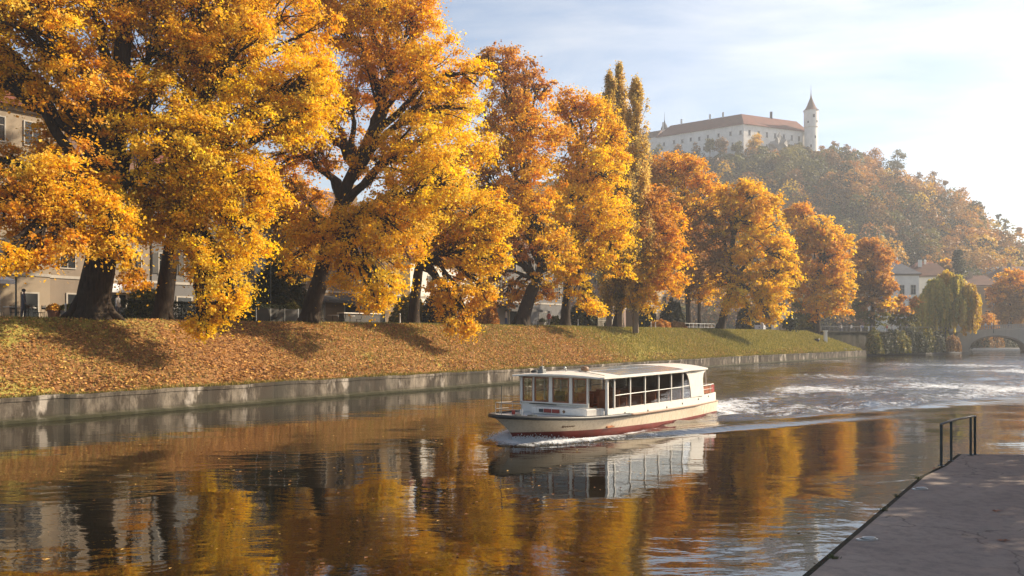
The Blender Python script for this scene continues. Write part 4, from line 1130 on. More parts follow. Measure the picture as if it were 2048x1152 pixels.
hedge(prom(455, 11.5), 6.0, 1.0, 1.3, qa, 'dark hedge left of the leaning golden tree', 72)
hedge(prom(1195, 12), 5.0, 1.0, 1.1, qa, 'dark hedge right of the straight trunk behind the boat', 73)
for i, (px, n_, rx, rz_, pal, lab) in enumerate([
        (560, 15, 2.2, 5.5, 'dark', 'tall dark evergreen shrub left of the leaning golden tree'),
        (505, 13, 1.0, 2.0, 'dark', 'small dark round shrub in the gap beside the pale wall'),
        (585, 11, .8, 1.6, 'olive', 'yellow-green shrub in front of the tall dark evergreen'),
        (290, 15, 1.3, 2.6, 'olive', 'mossy green shrub behind the hedge on the left'),
        (880, 13, 1.7, 3.4, 'dark', 'dark shrub just right of the slim straight trunk'),
        (1165, 14, 1.9, 3.4, 'dark', 'dark round shrub between the straight trunk and the copper tree'),
        (1110, 12, .8, 1.3, 'olive', 'small green shrub left of the straight trunk behind the boat'),
        (1205, 11, .7, 1.2, 'dark', 'little dark bush beside the copper tree trunk'),
        (1290, 14, 1.6, 3.6, 'dark', 'dark shrub behind the round leafy bushes'),
        (1320, 10, 1.5, 1.3, 'rust', 'low russet bush at the top of the bank, left one of two'),
        (1350, 10, 1.7, 1.15, 'brown', 'low brown bush at the top of the bank, right one of two'),
        (1345, 18, 1.9, 4.6, 'dark', 'tall dark shrub left of the sunlit wall strip'),
        (1490, 12, 1.4, 4.2, 'dark', 'dark pointed evergreen right of the forked trunk'),
        (1702, 10, 1.6, 2.4, 'dark', 'dark bush under the orange tree at the bank end'),
        (1672, 9.5, 1.4, 3.4, 'dark', 'narrow dark bush beside the thin dark trunk'),
        (820, 17, 2.0, 3.0, 'olive', 'olive shrub hidden behind the slim trunk'),
        (965, 15, 1.8, 3.6, 'rust', 'rusty shrub between the trailing branch and the forked trunk')]):
    p = prom(px, n_); shrub(p, rx, rx, rz_, pal, lab, 80 + i, leaf=.16 + p[1] * .0008, n=int(1500 + 900 * rx * rz_))
# ivy and bushes clinging to the far retaining wall
for i, (px, py, Y, rx, rz_, pal, lab) in enumerate([(1958, 690, 215, 6, 4.5, 'dark', 'dark bushes seen low through the left of the bridge arch'), (1985, 690, 221, 7, 4.5, 'brown', 'brown bushes seen through the middle of the bridge arch'), (2010, 690, 227, 7, 4.5, 'dark', 'dark bushes seen through the right of the bridge arch'),
        (1765, 700, 158, 3.0, 3.0, 'dark', 'dark ivy mound hanging on the retaining wall, nearest the bank'), (1800, 690, 162, 3.4, 3.4, 'olive', 'olive ivy mound in the middle of the retaining wall'),
        (1838, 698, 166, 3.2, 3.0, 'dark', 'dark ivy mound below the willow'), (1872, 700, 171, 3.0, 3.2, 'dark', 'dark creeper at the waterline beside the bridge'),
        (1906, 703, 177, 2.6, 2.6, 'brown', 'brown creeper against the bridge abutment'), (1748, 694, 156, 2.0, 3.6, 'olive', 'olive creeper climbing the wall right beside the bank end'),
        (1783, 690, 161, 2.6, 3.5, 'dark', 'dark creeper between the first two ivy mounds'), (1820, 688, 165, 3.0, 3.7, 'dark', 'tall dark ivy reaching the wall top left of the willow'), (1856, 694, 170, 3.0, 3.6, 'olive', 'olive ivy curtain under the left side of the willow')]):
    p = W(px, py + 6, Y); p[2] = .4; rz_ *= 1.25; shrub(p, rx, 1.4, rz_ , pal, lab, 120 + i, name='ivy', group='ivy on the retaining wall', leaf=.4, n=1800, rot=ra)
# ------------------------------------------------------------------ riverside buildings behind the trees
def window(parent, x, z, w, h, y=0.0, shutters=False, frame='trim', depth=.12):
    f = MB(); t = .09
    f.box(x - w / 2 - t, x + w / 2 + t, y - .07, y + .02, z - t, z).box(x - w / 2 - t, x + w / 2 + t, y - .07, y + .02, z + h, z + h + t)
    f.box(x - w / 2 - t, x - w / 2, y - .07, y + .02, z, z + h).box(x + w / 2, x + w / 2 + t, y - .07, y + .02, z, z + h)
    f.box(x - .03, x + .03, y - .035, y + .01, z, z + h).box(x - w / 2, x - .031, y - .03, y + .01, z + h * .66, z + h * .66 + .05).box(x + .031, x + w / 2, y - .03, y + .01, z + h * .66, z + h * .66 + .05)
    fo_ = f.build('window', M[frame], parent)
    MB().box(x - w / 2, x + w / 2, y - .02, y - .005, z, z + h).build('pane', M['pane'], fo_)
    if shutters:
        MB().box(x - w / 2 - .62, x - w / 2 - .1, y - .06, y - .01, z, z + h).box(x + w / 2 + .1, x + w / 2 + .62, y - .06, y - .01, z, z + h).build('shutters', M['shutter'], fo_)

def hiproof(L, D, h, z, over=.5, ridge=None, gable=False):
    r = D / 2 if ridge is None else ridge
    if gable: r = 0.01
    x0, x1, y0, y1 = -over, L + over, -over, D + over
    V = [(x0, y0, z), (x1, y0, z), (x1, y1, z), (x0, y1, z), (x0 + r, (y0 + y1) / 2, z + h), (x1 - r, (y0 + y1) / 2, z + h),
         (x0, y0, z - .15), (x1, y0, z - .15), (x1, y1, z - .15), (x0, y1, z - .15)]
    return MB().add(V, [[0, 1, 5, 4], [1, 2, 5], [2, 3, 4, 5], [3, 0, 4], [6, 7, 1, 0], [7, 8, 2, 1], [8, 9, 3, 2], [9, 6, 0, 3], [9, 8, 7, 6]])

def house(name, label, origin, ang, L, D, H_, mat, roofmat, rh, floors, nwin, group=None, doors=(), awnings=(), shutters=False, ground_h=3.6, wside=2, chim=2, wsz=(1.1, 1.7), ridge=None):
    root = empty(name, tuple(origin), ang); tag(root, label, 'building', group)
    MB().box(0, L, 0, D, -1, H_).build('wall', M[mat], root)
    MB().box(-.12, L + .12, -.12, D + .12, H_ - .45, H_ - .15).build('cornice', M['trim'], root)
    MB().box(-.06, L + .06, -.06, D + .06, ground_h - .1, ground_h + .12).build('string_course', M['trim'], root)
    rf = hiproof(L, D, rh, H_, ridge=ridge).build('roof', M[roofmat], root)
    for q in range(chim):
        x = L * (.25 + .5 * q / max(chim - 1, 1)); MB().box(x, x + .9, D * .35, D * .35 + .7, H_ + rh * .4, H_ + rh + .9).build('chimney', M[mat], rf)
    fh = (H_ - ground_h - .6) / max(floors - 1, 1)
    for fl in range(1, floors):
        for i in range(nwin):
            window(root, L * (i + .5) / nwin, ground_h + fh * (fl - 1) + .75, wsz[0], min(wsz[1], fh - 1), shutters=shutters)
    for kx, w, h in doors:
        f = MB().box(kx - w / 2 - .12, kx - w / 2, -.06, .02, 0, h + .12).box(kx + w / 2, kx + w / 2 + .12, -.06, .02, 0, h + .12).box(kx - w / 2, kx + w / 2, -.06, .02, h, h + .12).build('door_frame', M['trim'], root)
        MB().box(kx - w / 2, kx + w / 2, -.03, -.004, 0, h).build('door', M['pane'], f)
    for x0, x1, z, dp, mt in awnings:
        V = [(x0, 0, z + .5), (x1, 0, z + .5), (x1, -dp, z), (x0, -dp, z), (x0, 0, z + .42), (x1, 0, z + .42), (x1, -dp, z - .28), (x0, -dp, z - .28)]
        MB().add(V, [[3, 2, 1, 0], [4, 5, 6, 7], [0, 1, 5, 4], [1, 2, 6, 5], [2, 3, 7, 6], [3, 0, 4, 7]]).build('awning', M[mt], root)
    return root
GB = 'riverside buildings behind the tree row'
def bpos(s, n=26.0):
    p = ground(np.array(float(s)), np.array(n)); return (p[0], p[1], float(ztop(max(s, 0))) - .05)
house('riverside_building', 'tall cream building with a pinkish tiled roof, at the left edge behind the trees', bpos(-6), qa, 20.0, 12, 16.0, 'pl_cream', 'tile_red', 4.5, 5, 8, GB,
      doors=[(13.2, 1.5, 2.4), (15.6, 1.6, 2.2), (18.6, 1.0, 2.2), (4, 1.4, 2.4), (9.5, 1.8, 2.3)], awnings=[(8, 16.6, 3.0, 2.4, 'canvas_white')])
house('riverside_building', 'beige building with a brown roof and a pale awning behind the second tree', bpos(14.2), qa, 8.1, 11, 12.5, 'pl_beige', 'tile_brown', 4, 4, 3, GB,
      doors=[(2, 1.3, 2.3), (5.2, 1.6, 2.4)], awnings=[(3.4, 7.4, 2.8, 1.6, 'canvas_white')])
house('riverside_building', 'pale grey building with dark shutters left of the leaning golden tree', bpos(22.5), qa, 12, 11, 13.5, 'pl_grey', 'tile_red', 4, 4, 5, GB,
      doors=[(3, 1.3, 2.4), (8, 1.4, 2.4)], shutters=True)
house('riverside_building', 'ochre building right of the leaning golden tree', bpos(37), qa, 15, 11, 11, 'pl_ochre', 'tile_brown', 4, 3, 6, GB,
      doors=[(3, 2.2, 2.4), (8, 2.2, 2.4), (12, 1.4, 2.4)], awnings=[(1.5, 9.8, 2.7, 1.8, 'canvas_dark')])
house('riverside_building', 'whitewashed low building seen between the slim trunk and the trailing branch', bpos(54), qa, 14, 10, 8, 'pl_white', 'tile_red', 3.4, 2, 6, GB,
      doors=[(4, 2, 2.4), (10, 2.4, 2.4)], awnings=[(7.5, 13, 2.6, 1.8, 'canvas_dark')])
house('riverside_building', 'grey-brown building with a green awning behind the straight trunk', bpos(70), qa, 16, 11, 11, 'pl_grey', 'tile_brown', 4, 3, 6, GB,
      doors=[(4, 1.6, 2.4), (11, 2, 2.4)], awnings=[(1, 8, 2.6, 2.0, 'canvas_dark')])
house('riverside_building', 'pinkish building behind the copper tree', bpos(88), qa, 17, 11, 9.5, 'pl_pink', 'tile_red', 4, 3, 6, GB, doors=[(5, 1.6, 2.4), (12, 1.6, 2.4)])
house('riverside_building', 'cream building with a sunlit corner left of the forked tree', bpos(107), qa, 14, 11, 8.5, 'pl_cream', 'tile_brown', 3.6, 2, 5, GB, doors=[(4, 1.6, 2.4)])

# ------------------------------------------------------------------ promenade furniture
def parasol(p, r, h, mat, lab):
    root = empty('parasol', tuple(p)); tag(root, lab, 'parasol', 'café parasols under the trees')
    MB().tube([(0, 0, 0), (0, 0, h + .1)], .03, 8).build('pole', M['darkmetal'], root)
    n = 8; V = [(0, 0, h + .5)] + [(r * math.cos(2 * PI * k / n), r * math.sin(2 * PI * k / n), h) for k in range(n)] + [(r * math.cos(2 * PI * k / n), r * math.sin(2 * PI * k / n), h - .2) for k in range(n)] + [(0, 0, h + .44)]
    Fs = [[0, k + 1, (k + 1) % n + 1] for k in range(n)] + [[k + 1, k + 1 + n, (k + 1) % n + 1 + n, (k + 1) % n + 1] for k in range(n)] + [[2 * n + 1, (k + 1) % n + 1 + n, k + 1 + n] for k in range(n)]
    MB().add(V, Fs).build('canopy', M[mat], root)
    MB().lathe([(.28, 0), (.28, .06), (.05, .1)], n=12).build('base', M['concrete'], root)
parasol(prom(1010, 14), 1.9, 2.4, 'canvas_dark', 'dark café parasol left of the forked leaning trunk')
parasol(prom(1210, 15), 1.9, 2.4, 'canvas_dark', 'dark café parasol just left of the copper tree trunk')

tb0 = None
def table(p, lab, mat='white'):
    root = empty('cafe_table', tuple(p)); tag(root, lab, 'table', 'café tables under the trees')
    MB().lathe([(.40, .72), (.41, .74), (.40, .755)], n=20).build('tabletop', M[mat], root)
    MB().tube([(0, 0, .02), (0, 0, .72)], .025, 8).lathe([(.22, 0), (.2, .025)], n=12).build('pedestal', M['darkmetal'], root)
ch0 = None
def chair(p, a, lab):
    root = empty('cafe_chair', tuple(p), a); tag(root, lab, 'chair', 'café chairs under the trees')
    MB().box(-.2, .2, -.2, .2, .44, .47).build('seat', M['shutter'], root)
    MB().tube([(-.19, -.2, .46), (-.2, -.24, .88), (.2, -.24, .88), (.19, -.2, .46)], .015, 6).box(-.18, .18, -.245, -.225, .64, .84).build('backrest', M['shutter'], root)
    for x in (-.17, .17):
        for y in (-.17, .17): MB().tube([(x, y, .44), (x * 1.15, y * 1.15, 0)], .014, 6).build('leg', M['darkmetal'], root)
spots = [(22, 11.5, 'at the left edge'), (58, 12.4, 'right of the dark lamp post'), (98, 11.4, 'just left of the thickest trunk'), (665, 11.0, 'right beside the leaning golden tree'),
         (700, 12.0, 'under the yellow spray'), (530, 10.8, 'by the wind screens'), (1075, 11.5, 'beside the forked leaning trunk'), (1100, 12.5, 'left of the straight trunk'),
         (1420, 11.0, 'left of the forked yellow tree'), (1530, 11.5, 'right of the forked yellow tree')]
rg = np.random.default_rng(5)
for i, (px, n_, wh) in enumerate(spots):
    p = prom(px, n_); table(p, 'round café table ' + wh)
    for q, dx in enumerate((-.75, .75)):
        a = rg.uniform(-.3, .3)
        chair(p + np.array([dx, rg.uniform(-.2, .2), 0]), (PI / 2 if dx > 0 else -PI / 2) + a, 'dark café chair ' + ('left' if dx < 0 else 'right') + ' of the table ' + wh)

# glass wind screens (pale, between hedge and leaning tree)
sc_ = empty('wind_screen', tuple(prom(512, 10.2)), qa); tag(sc_, 'row of low clear wind screens left of the leaning golden tree', 'screen')
for i in range(5):
    MB().box(i * 1.25, i * 1.25 + .05, -.02, .03, 0, 1.12).build('post', M['galv'], sc_)
    if i < 4: MB().box(i * 1.25 + .06, i * 1.25 + 1.24, -.004, .004, .12, 1.08).build('glass_panel', M['shutter'], sc_)
# long white-edged counter
ct = empty('service_counter', tuple(prom(688, 13.5)), qa); tag(ct, 'dark service counter with a bright white top edge right of the leaning tree', 'counter')
MB().box(0, 4.2, 0, .7, 0, 1.0).build('body', M['shutter'], ct); MB().box(-.1, 4.3, -.1, .8, 1.0, 1.07).build('top', M['white'], ct)
# planters
def planter(p, lab, mat='terracotta', pal='olive', sd=1):
    root = empty('planter', tuple(p)); tag(root, lab, 'planter', 'planters on the promenade')
    MB().lathe([(.26, 0), (.34, .5), (.38, .52), (.38, .6), (.33, .6), (.3, .54)], n=14).build('pot', M[mat], root)
    rg = np.random.default_rng(sd); d = rg.normal(0, 1, (700, 3)); d /= np.linalg.norm(d, axis=1, keepdims=True); d[:, 2] = abs(d[:, 2])
    V, Fq, vc = leaf_quads(d * .42 * rg.uniform(.5, 1, (700, 1)) + [0, 0, .58], d, .12, rg, pick(pal, 700, rg))
    mk('foliage', V, Fq, M['leafdull'], root, col=vc)
planter(prom(133, 10.5), 'grey planter left of the thickest trunk', 'concrete', 'olive', 1)
planter(prom(108, 10.8), 'terracotta planter with orange flowers left of the grey planter', 'terracotta', 'orange', 2)
planter(prom(1045, 10.6), 'terracotta planter at the foot of the forked leaning trunk', 'terracotta', 'olive', 3)
planter(prom(1085, 10.3), 'small planter between the forked trunk and the straight trunk', 'concrete', 'dark', 4)
# lamp posts
def lamp(p, h, lab, arm=0):
    root = empty('street_lamp', tuple(p)); tag(root, lab, 'street lamp', 'slim lamp posts on the promenade')
    MB().tube([(0, 0, 0), (0, 0, .8), (0, 0, h)], [.075, .05, .035], 8).build('pole', M['darkmetal'], root)
    MB().lathe([(.05, 0), (.17, .1), (.2, .35), (.12, .42), (.03, .5)], (0, 0, h), 10).build('lantern', M['greymetal'], root)
lamp(prom(32, 10.6), 4.0, 'dark lamp post at the left edge beside the white awning')
lamp(prom(541, 13), 7.0, 'tall lamp post left of the leaning golden tree')
lamp(prom(1560, 11), 4.5, 'lamp post right of the forked yellow tree')
# bollards along the bank top
for i, (px, n_, lab) in enumerate([(1156, 9.4, 'pale bollard right of the straight trunk behind the boat'), (131, 9.6, 'white bollard beside the grey planter'), (800, 9.3, 'thin pale bollard left of the slim straight trunk'),
                          (1302, 9.0, 'pale bollard left of the low bushes'), (1311, 9.2, 'pale bollard just left of the russet low bush'), (1400, 9.6, 'pale bollard left of the forked trunk'),
                          (1404, 9.9, 'pale bollard nearest the forked trunk on its left')]):
    o = MB().lathe([(.07, 0), (.075, .08), (.055, .1), (.05, .85), (.07, .87), (.06, .95), (.02, .98)], n=12).build('bollard', M['white'], smooth=True)
    o.location = tuple(prom(px, n_)); tag(o, lab, 'bollard', 'pale bollards along the top of the bank')
# pale upright stake next to the copper tree trunk (leaning post)
o = MB().tube([(0, 0, -.2), (.03, 0, 1.2), (.14, 0, 2.5), (.1, 0, 3.0)], [.17, .15, .13, .1], 8).build('sapling_trunk', M['palebark'], smooth=True)
o.location = tuple(prom(1241, 8.3)); tag(o, 'pale bare post standing against the copper tree trunk', 'post')
# low picket railing left of the copper trunk
pf = empty('picket_fence', tuple(prom(1196, 10.5)), qa); tag(pf, 'pale picket fence left of the copper tree trunk', 'fence')
mb = MB(); mb.box(0, 4.6, .02, .05, .25, .31).box(0, 4.6, .02, .05, .95, 1.01)
for i in range(16): mb.box(i * .3, i * .3 + .09, -.01, .015, 0, 1.3 + .08 * math.sin(i * 2.1))
mb.build('pickets', M['trim'], pf)
pf2 = empty('metal_fence', tuple(prom(1355, 12)), qa); tag(pf2, 'thin pale metal fence left of the forked yellow tree', 'fence')
mb = MB(); mb.box(0, 13, 0, .04, 1.02, 1.08).box(0, 13, 0, .04, .5, .54)
for i in range(11): mb.box(i * 1.3, i * 1.3 + .06, -.01, .05, 0, 1.1)
mb.build('rails', M['galv'], pf2)
# parked white vans seen through the trees
def van(p, a, lab):
    root = empty('delivery_van', tuple(p), a); tag(root, lab, 'van', 'white vehicles parked beyond the trees')
    MB().prism([(-2.3, .45), (-2.3, 2.1), (-2.15, 2.25), (.9, 2.25), (1.5, 1.35), (2.3, 1.1), (2.4, .45)], 'y', -.95, .95).build('body', M['carpaint'], root, bevel=.06)
    MB().prism([(.95, 2.08), (1.42, 1.4), (.4, 1.4), (.4, 2.08)], 'y', -.965, .965).build('window', M['pane'], root)
    MB().box(-2.31, -2.295, -.7, .7, 1.4, 1.95).build('rear_window', M['pane'], root)
    for x in (-1.5, 1.5):
        for y in (-.95, .75):
            w = MB().lathe([(.34, 0), (.36, .04), (.36, .16), (.34, .2)], n=18).build('wheel', M['black'], root); w.location = (x, y + .2, .36); w.rotation_euler = (R(90), 0, 0)
            h_ = MB().lathe([(.2, -.005), (.17, .215)], n=12).build('hubcap', M['greymetal'], w)
van(prom(1487, 15), qa + .2, 'white van parked just right of the forked yellow trunk')
van(prom(1517, 19), qa + .2, 'pale van farther right, behind the low branches')
# small white kiosk with a grey roof left of the thin dark trunk
kp = prom(1612, 14)
ks_ = empty('kiosk', (kp[0], kp[1], kp[2]), .1); tag(ks_, 'small white kiosk with a grey roof left of the thin dark trunk', 'kiosk')
MB().box(-1.7, 1.7, 0, 2.4, 0, 2.0).build('wall', M['pl_white'], ks_)
hiproof(3.4, 2.4, 1.9, 0, .25, ridge=.6).build('roof', M['tile_grey'], ks_).location = (-1.7, 0, 2.15)
MB().box(-.6, .5, -.03, -.002, .8, 1.6).build('hatch', M['pane'], ks_)
# pillar and dark urn on the quay near the bank end
pp = W(1651, 699, 141); pp[2] = 1.15
pl = empty('stone_pillar', tuple(pp)); tag(pl, 'white stone pillar on a stepped base near the end of the quay', 'pillar')
MB().box(-1.0, 1.0, -.6, .6, -.2, .35).box(-.55, .55, -.4, .4, .35, .75).build('base', M['pl_white'], pl, bevel=.03)
MB().prism([(-.3, .75), (-.22, 3.2), (-.34, 3.3), (-.34, 3.45), (.34, 3.45), (.34, 3.3), (.22, 3.2), (.3, .75)], 'y', -.25, .25).build('shaft', M['pl_white'], pl, bevel=.02)
up = W(1634, 699, 139); up[2] = 1.12
ur = MB().lathe([(.28, 0), (.24, .9), (.26, 1.5), (.42, 1.9), (.42, 2.1), (.1, 2.1)], n=14).build('dark_post', M['black'], smooth=True)
ur.location = tuple(up); tag(ur, 'dark flared post on the quay just left of the white pillar', 'post')
# ground path blocks by the pillar
for i in range(4):
    o = MB().box(-.35, .35, -.25, .25, 0, .35 + .1 * (i % 2)).build('stone_block', M['concrete'], bevel=.04)
    q = edge(S_END - 3.0 - i * 1.6) + NV * 1.0; o.location = (q[0], q[1], 1.13); o.rotation_euler = (0, 0, qa + i * .2)
    tag(o, 'pale stone block on the quay edge beyond the white pillar', 'stone block', 'pale stone blocks at the end of the quay')

# ------------------------------------------------------------------ people (tiny, on the far promenade and the bridge)
def person_mesh(variant):
    """one continuous skinned figure with clothing colours by height"""
    st = .18 if variant % 2 else .06
    J = [(0, 0, .95), (0, 0, 1.18), (0, 0, 1.42), (0, .01, 1.53), (0, .02, 1.66),            # pelvis chest neck head
         (-.09, 0, .90), (-.10, st, .50), (-.10, st * .6 - .03, .07), (-.10, st * .6 + .12, .04),
         (.09, 0, .90), (.10, -st, .50), (.10, -st * 1.4, .07), (.10, -st * 1.4 + .14, .04),
         (-.19, 0, 1.40), (-.24, -.06, 1.14), (-.23, .06, .90), (.19, 0, 1.40), (.24, .05, 1.14), (.22, .14, .92)]
    E_ = [(0, 1), (1, 2), (2, 3), (3, 4), (0, 5), (5, 6), (6, 7), (7, 8), (0, 9), (9, 10), (10, 11), (11, 12), (2, 13), (13, 14), (14, 15), (2, 16), (16, 17), (17, 18)]
    Rr = [.15, .16, .13, .06, .10, .10, .07, .05, .04, .10, .07, .05, .04, .07, .05, .035, .07, .05, .035]
    me = bpy.data.meshes.new('person_skeleton'); me.from_pydata(J, E_, [])
    o = bpy.data.objects.new('person_skeleton', me); COL.objects.link(o)
    md = o.modifiers.new('skin', 'SKIN')
    for i, v in enumerate(me.skin_vertices[0].data): v.radius = (Rr[i], Rr[i] * .8); v.use_root = (i == 0)
    o.modifiers.new('sub', 'SUBSURF').levels = 1
    dg = bpy.context.evaluated_depsgraph_get(); ev = o.evaluated_get(dg); mm = bpy.data.meshes.new_from_object(ev)
    V = np.zeros(len(mm.vertices) * 3); mm.vertices.foreach_get('co', V); V = V.reshape(-1, 3)
    Fs = [list(p.vertices) for p in mm.polygons]
    mi = []
    for p in mm.polygons:
        z = p.center[2]; x = abs(p.center[0])
        mi.append(2 if z > 1.5 or (x > .2 and z < .97) else (0 if z > .9 else 1))
    bpy.data.objects.remove(o)
    return V, Fs, mi
PM = [person_mesh(0), person_mesh(1)]
def person(p, a, lab, top, legs, var=0, group='people strolling on the far promenade'):
    V, Fs, mi = PM[var]
    root = mk('person', V, Fs, [M[top], M[legs], M['skin']], midx=mi, smooth=True)
    root.location = tuple(p); root.rotation_euler = (0, 0, a); tag(root, lab, 'person', group)
    MB().lathe([(.085, 0), (.112, .06), (.10, .13), (.04, .17)], (0, -.005, 1.62), 10).build('hair', M['hair'], root, smooth=True)
def rwp(px, back=1.2):                              # on top of the retaining wall under photo column px
    r = (px - 1024) / F; tt = (r * RW0[1] - RW0[0]) / (d[0] - r * d[1]) if False else None
    best = min((abs((RW0[0] + (RW1[0] - RW0[0]) * t) - r * (RW0[1] + (RW1[1] - RW0[1]) * t)), t) for t in np.linspace(0, 1, 400))[1]
    q = RW0 + (RW1 - RW0) * best + NV * back; return (q[0], q[1], 4.17)
for i, (px, bk, tp_, lg, lab) in enumerate([(1693, 1.0, 'cloth_b', 'cloth_a', 'pedestrian in a pale top, leftmost on the far promenade'), (1700, 1.6, 'cloth_b', 'cloth_c', 'pedestrian in pale top beside the leftmost walker'),
        (1706, 1.2, 'cloth_a', 'cloth_a', 'pedestrian in grey under the orange tree'), (1718, 1.4, 'cloth_b', 'cloth_a', 'pedestrian in white standing under the brown tree'), (1736, 1.0, 'cloth_c', 'cloth_a', 'pedestrian in blue below the brown tree trunk'),
        (1744, 2.0, 'cloth_b', 'cloth_b', 'pedestrian all in pale clothes right of the brown tree trunk'), (1757, 1.2, 'cloth_a', 'cloth_c', 'pedestrian in grey top and blue trousers right of the brown tree'),
        (1786, 1.1, 'cloth_d', 'cloth_a', 'pedestrian in red near the low bronze tree'), (1800, 1.5, 'cloth_b', 'cloth_a', 'pedestrian in a pale top left of the willow'), (1826, 1.2, 'cloth_a', 'cloth_a', 'pedestrian in dark grey nearest the willow')]):
    person(rwp(px, bk), random.uniform(0, 6), lab, tp_, lg, i % 2)

for px, n_, tp_, lg, lab in [(48, 11.0, 'cloth_a', 'cloth_a', 'person in dark clothes standing by the café tables at the left edge'), (236, 11.2, 'cloth_b', 'cloth_a', 'person in a pale top between the two leftmost trunks'),
        (1012, 11.0, 'cloth_b', 'cloth_c', 'person in a pale top left of the forked leaning trunk'), (1098, 10.6, 'cloth_d', 'cloth_a', 'person in red left of the straight trunk behind the boat'), (1506, 11.5, 'cloth_a', 'cloth_a', 'person in grey beside the parked white van')]:
    person(prom(px, n_), 1.0 + px, lab, tp_, lg, px % 2, 'people under the trees')
# ------------------------------------------------------------------ bridge
b0 = np.array([97.0, 190.0]); bd = np.array([.93, -.367]); ba = math.atan2(bd[1], bd[0])
br_ = empty('stone_bridge', (b0[0], b0[1], 0), ba); tag(br_, 'low pale stone bridge with shallow arches at the right edge', 'bridge')
def arch_face(L, spans, ztop_, n=24):
    """outline of the bridge elevation with arch openings cut from below"""
    pts = [(-4, ztop_(-4))]
    for x in np.linspace(-4, L, 30)[1:]: pts.append((x, ztop_(x)))
    pts.append((L, -1))
    for (xa, xb, zs, zc) in reversed(spans):
        pts.append((xb, -1))
        for t in np.linspace(1, -1, n):
            xm = (xa + xb) / 2; pts.append((xm + t * (xb - xa) / 2, zs + (zc - zs) * math.sqrt(max(0, 1 - t * t))))
        pts.append((xa, -1))
    pts.append((-4, -1)); return pts
spans = [(4.6, 15.6, .35, 3.35), (17.6, 31.0, .35, 3.7), (33.2, 44.2, .35, 3.35)]
zt = lambda x: 4.35 + 1.1 * math.exp(-((x - 24) / 17) ** 2)
pts_ = arch_face(50, spans, zt)
# triangulate as columns: piers and arches built as strips
mb = MB()
def under(x):
    for (xa, xb, zs, zc) in spans:
        if xa < x < xb:
            t = (x - (xa + xb) / 2) / ((xb - xa) / 2); return zs + (zc - zs) * math.sqrt(max(0, 1 - t * t))
    return -1.0
xs_ = sorted(set(list(np.linspace(-4, 50, 80)) + [s_[0] + e for s_ in spans for e in (-.001, .001)] + [s_[1] + e for s_ in spans for e in (-.001, .001)] + [x for s_ in spans for x in np.linspace(s_[0] + .002, s_[1] - .002, 26)]))
V = []; Fs = []
for x in xs_:
    V += [(x, 0, under(x)), (x, 0, zt(x)), (x, 7, zt(x)), (x, 7, under(x))]
for i in range(len(xs_) - 1):
    a = i * 4
    for j in range(4): Fs.append([a + j, a + 4 + j, a + 4 + (j + 1) % 4, a + (j + 1) % 4])
mb.add(V, Fs).build('span', M['trim'], br_)
V = []; xs2 = np.linspace(-4, 50, 40)
for x in xs2:
    z = zt(x); V += [(x, -.12, z + .02), (x, -.12, z + .22), (x, .35, z + .22), (x, .35, z + .02)]
Fs = [[i * 4 + j, i * 4 + 4 + j, i * 4 + 4 + (j + 1) % 4, i * 4 + (j + 1) % 4] for i in range(39) for j in range(4)]
MB().add(V, Fs).build('cornice', M['concrete'], br_)
for y in (.05, 6.8):
    mb = MB()
    for x in np.arange(-4, 50, .42): mb.box(x, x + .14, y, y + .13, zt(x) + .2, zt(x) + .95)
    for i in range(39):
        x0, x1 = xs2[i], xs2[i + 1]; z0, z1 = zt(x0) + .95, zt(x1) + .95
        mb.add([(x0, y - .04, z0), (x1, y - .04, z1), (x1, y + .17, z1), (x0, y + .17, z0), (x0, y - .04, z0 + .14), (x1, y - .04, z1 + .14), (x1, y + .17, z1 + .14), (x0, y + .17, z0 + .14)],
               [[3, 2, 1, 0], [4, 5, 6, 7], [0, 1, 5, 4], [2, 3, 7, 6]])
    mb.build('parapet', M['concrete'], br_)
for (xa, xb, zs, zc) in spans:
    V = []; 
    for t in np.linspace(-1, 1, 25):
        x = (xa + xb) / 2 + t * (xb - xa) / 2; z = zs + (zc - zs) * math.sqrt(max(0, 1 - t * t))
        V += [(x, -.05, z), (x, -.05, z + .35), (x, -.001, z + .35), (x, -.001, z)]
    Fs = [[i * 4 + j, i * 4 + 4 + j, i * 4 + 4 + (j + 1) % 4, i * 4 + (j + 1) % 4] for i in range(24) for j in range(4)]
    MB().add(V, Fs).build('arch_ring', M['pl_beige'], br_)
# sunlit masonry ledge seen through the first arch
lg_ = MB().box(0, 60, 0, 3, -1, .5).build('river_ledge', M['pl_white']); lg_.location = (112, 212, 0); lg_.rotation_euler = (0, 0, -.2)
tag(lg_, 'pale low ledge at the waterline seen through the bridge arch', 'ledge')
BP = 'people crossing the bridge'
for i, (u_, tp_, lg, lab) in enumerate([(3.5, 'cloth_d', 'cloth_a', 'pedestrian in red at the left end of the bridge'), (8.0, 'cloth_b', 'cloth_a', 'pedestrian in a pale coat on the bridge over the first arch'), (9.2, 'cloth_b', 'cloth_c', 'pedestrian in pale top just right of the pale coat'),
                               (12.5, 'cloth_a', 'cloth_a', 'pedestrian in dark grey over the right side of the first arch'), (15.5, 'cloth_c', 'cloth_a', 'pedestrian in blue above the bridge pier')]):
    q = b0 + bd * u_ + np.array([.367, .93]) * 1.4; person((q[0], q[1], zt(u_) + .02), random.uniform(0, 6), lab, tp_, lg, i % 2, BP)
# globe-like street lamp behind the bridge
q = W(1987, 650, 186)
lamp((q[0], q[1], 4.2), 6.0, 'slim street lamp at the left end of the bridge')

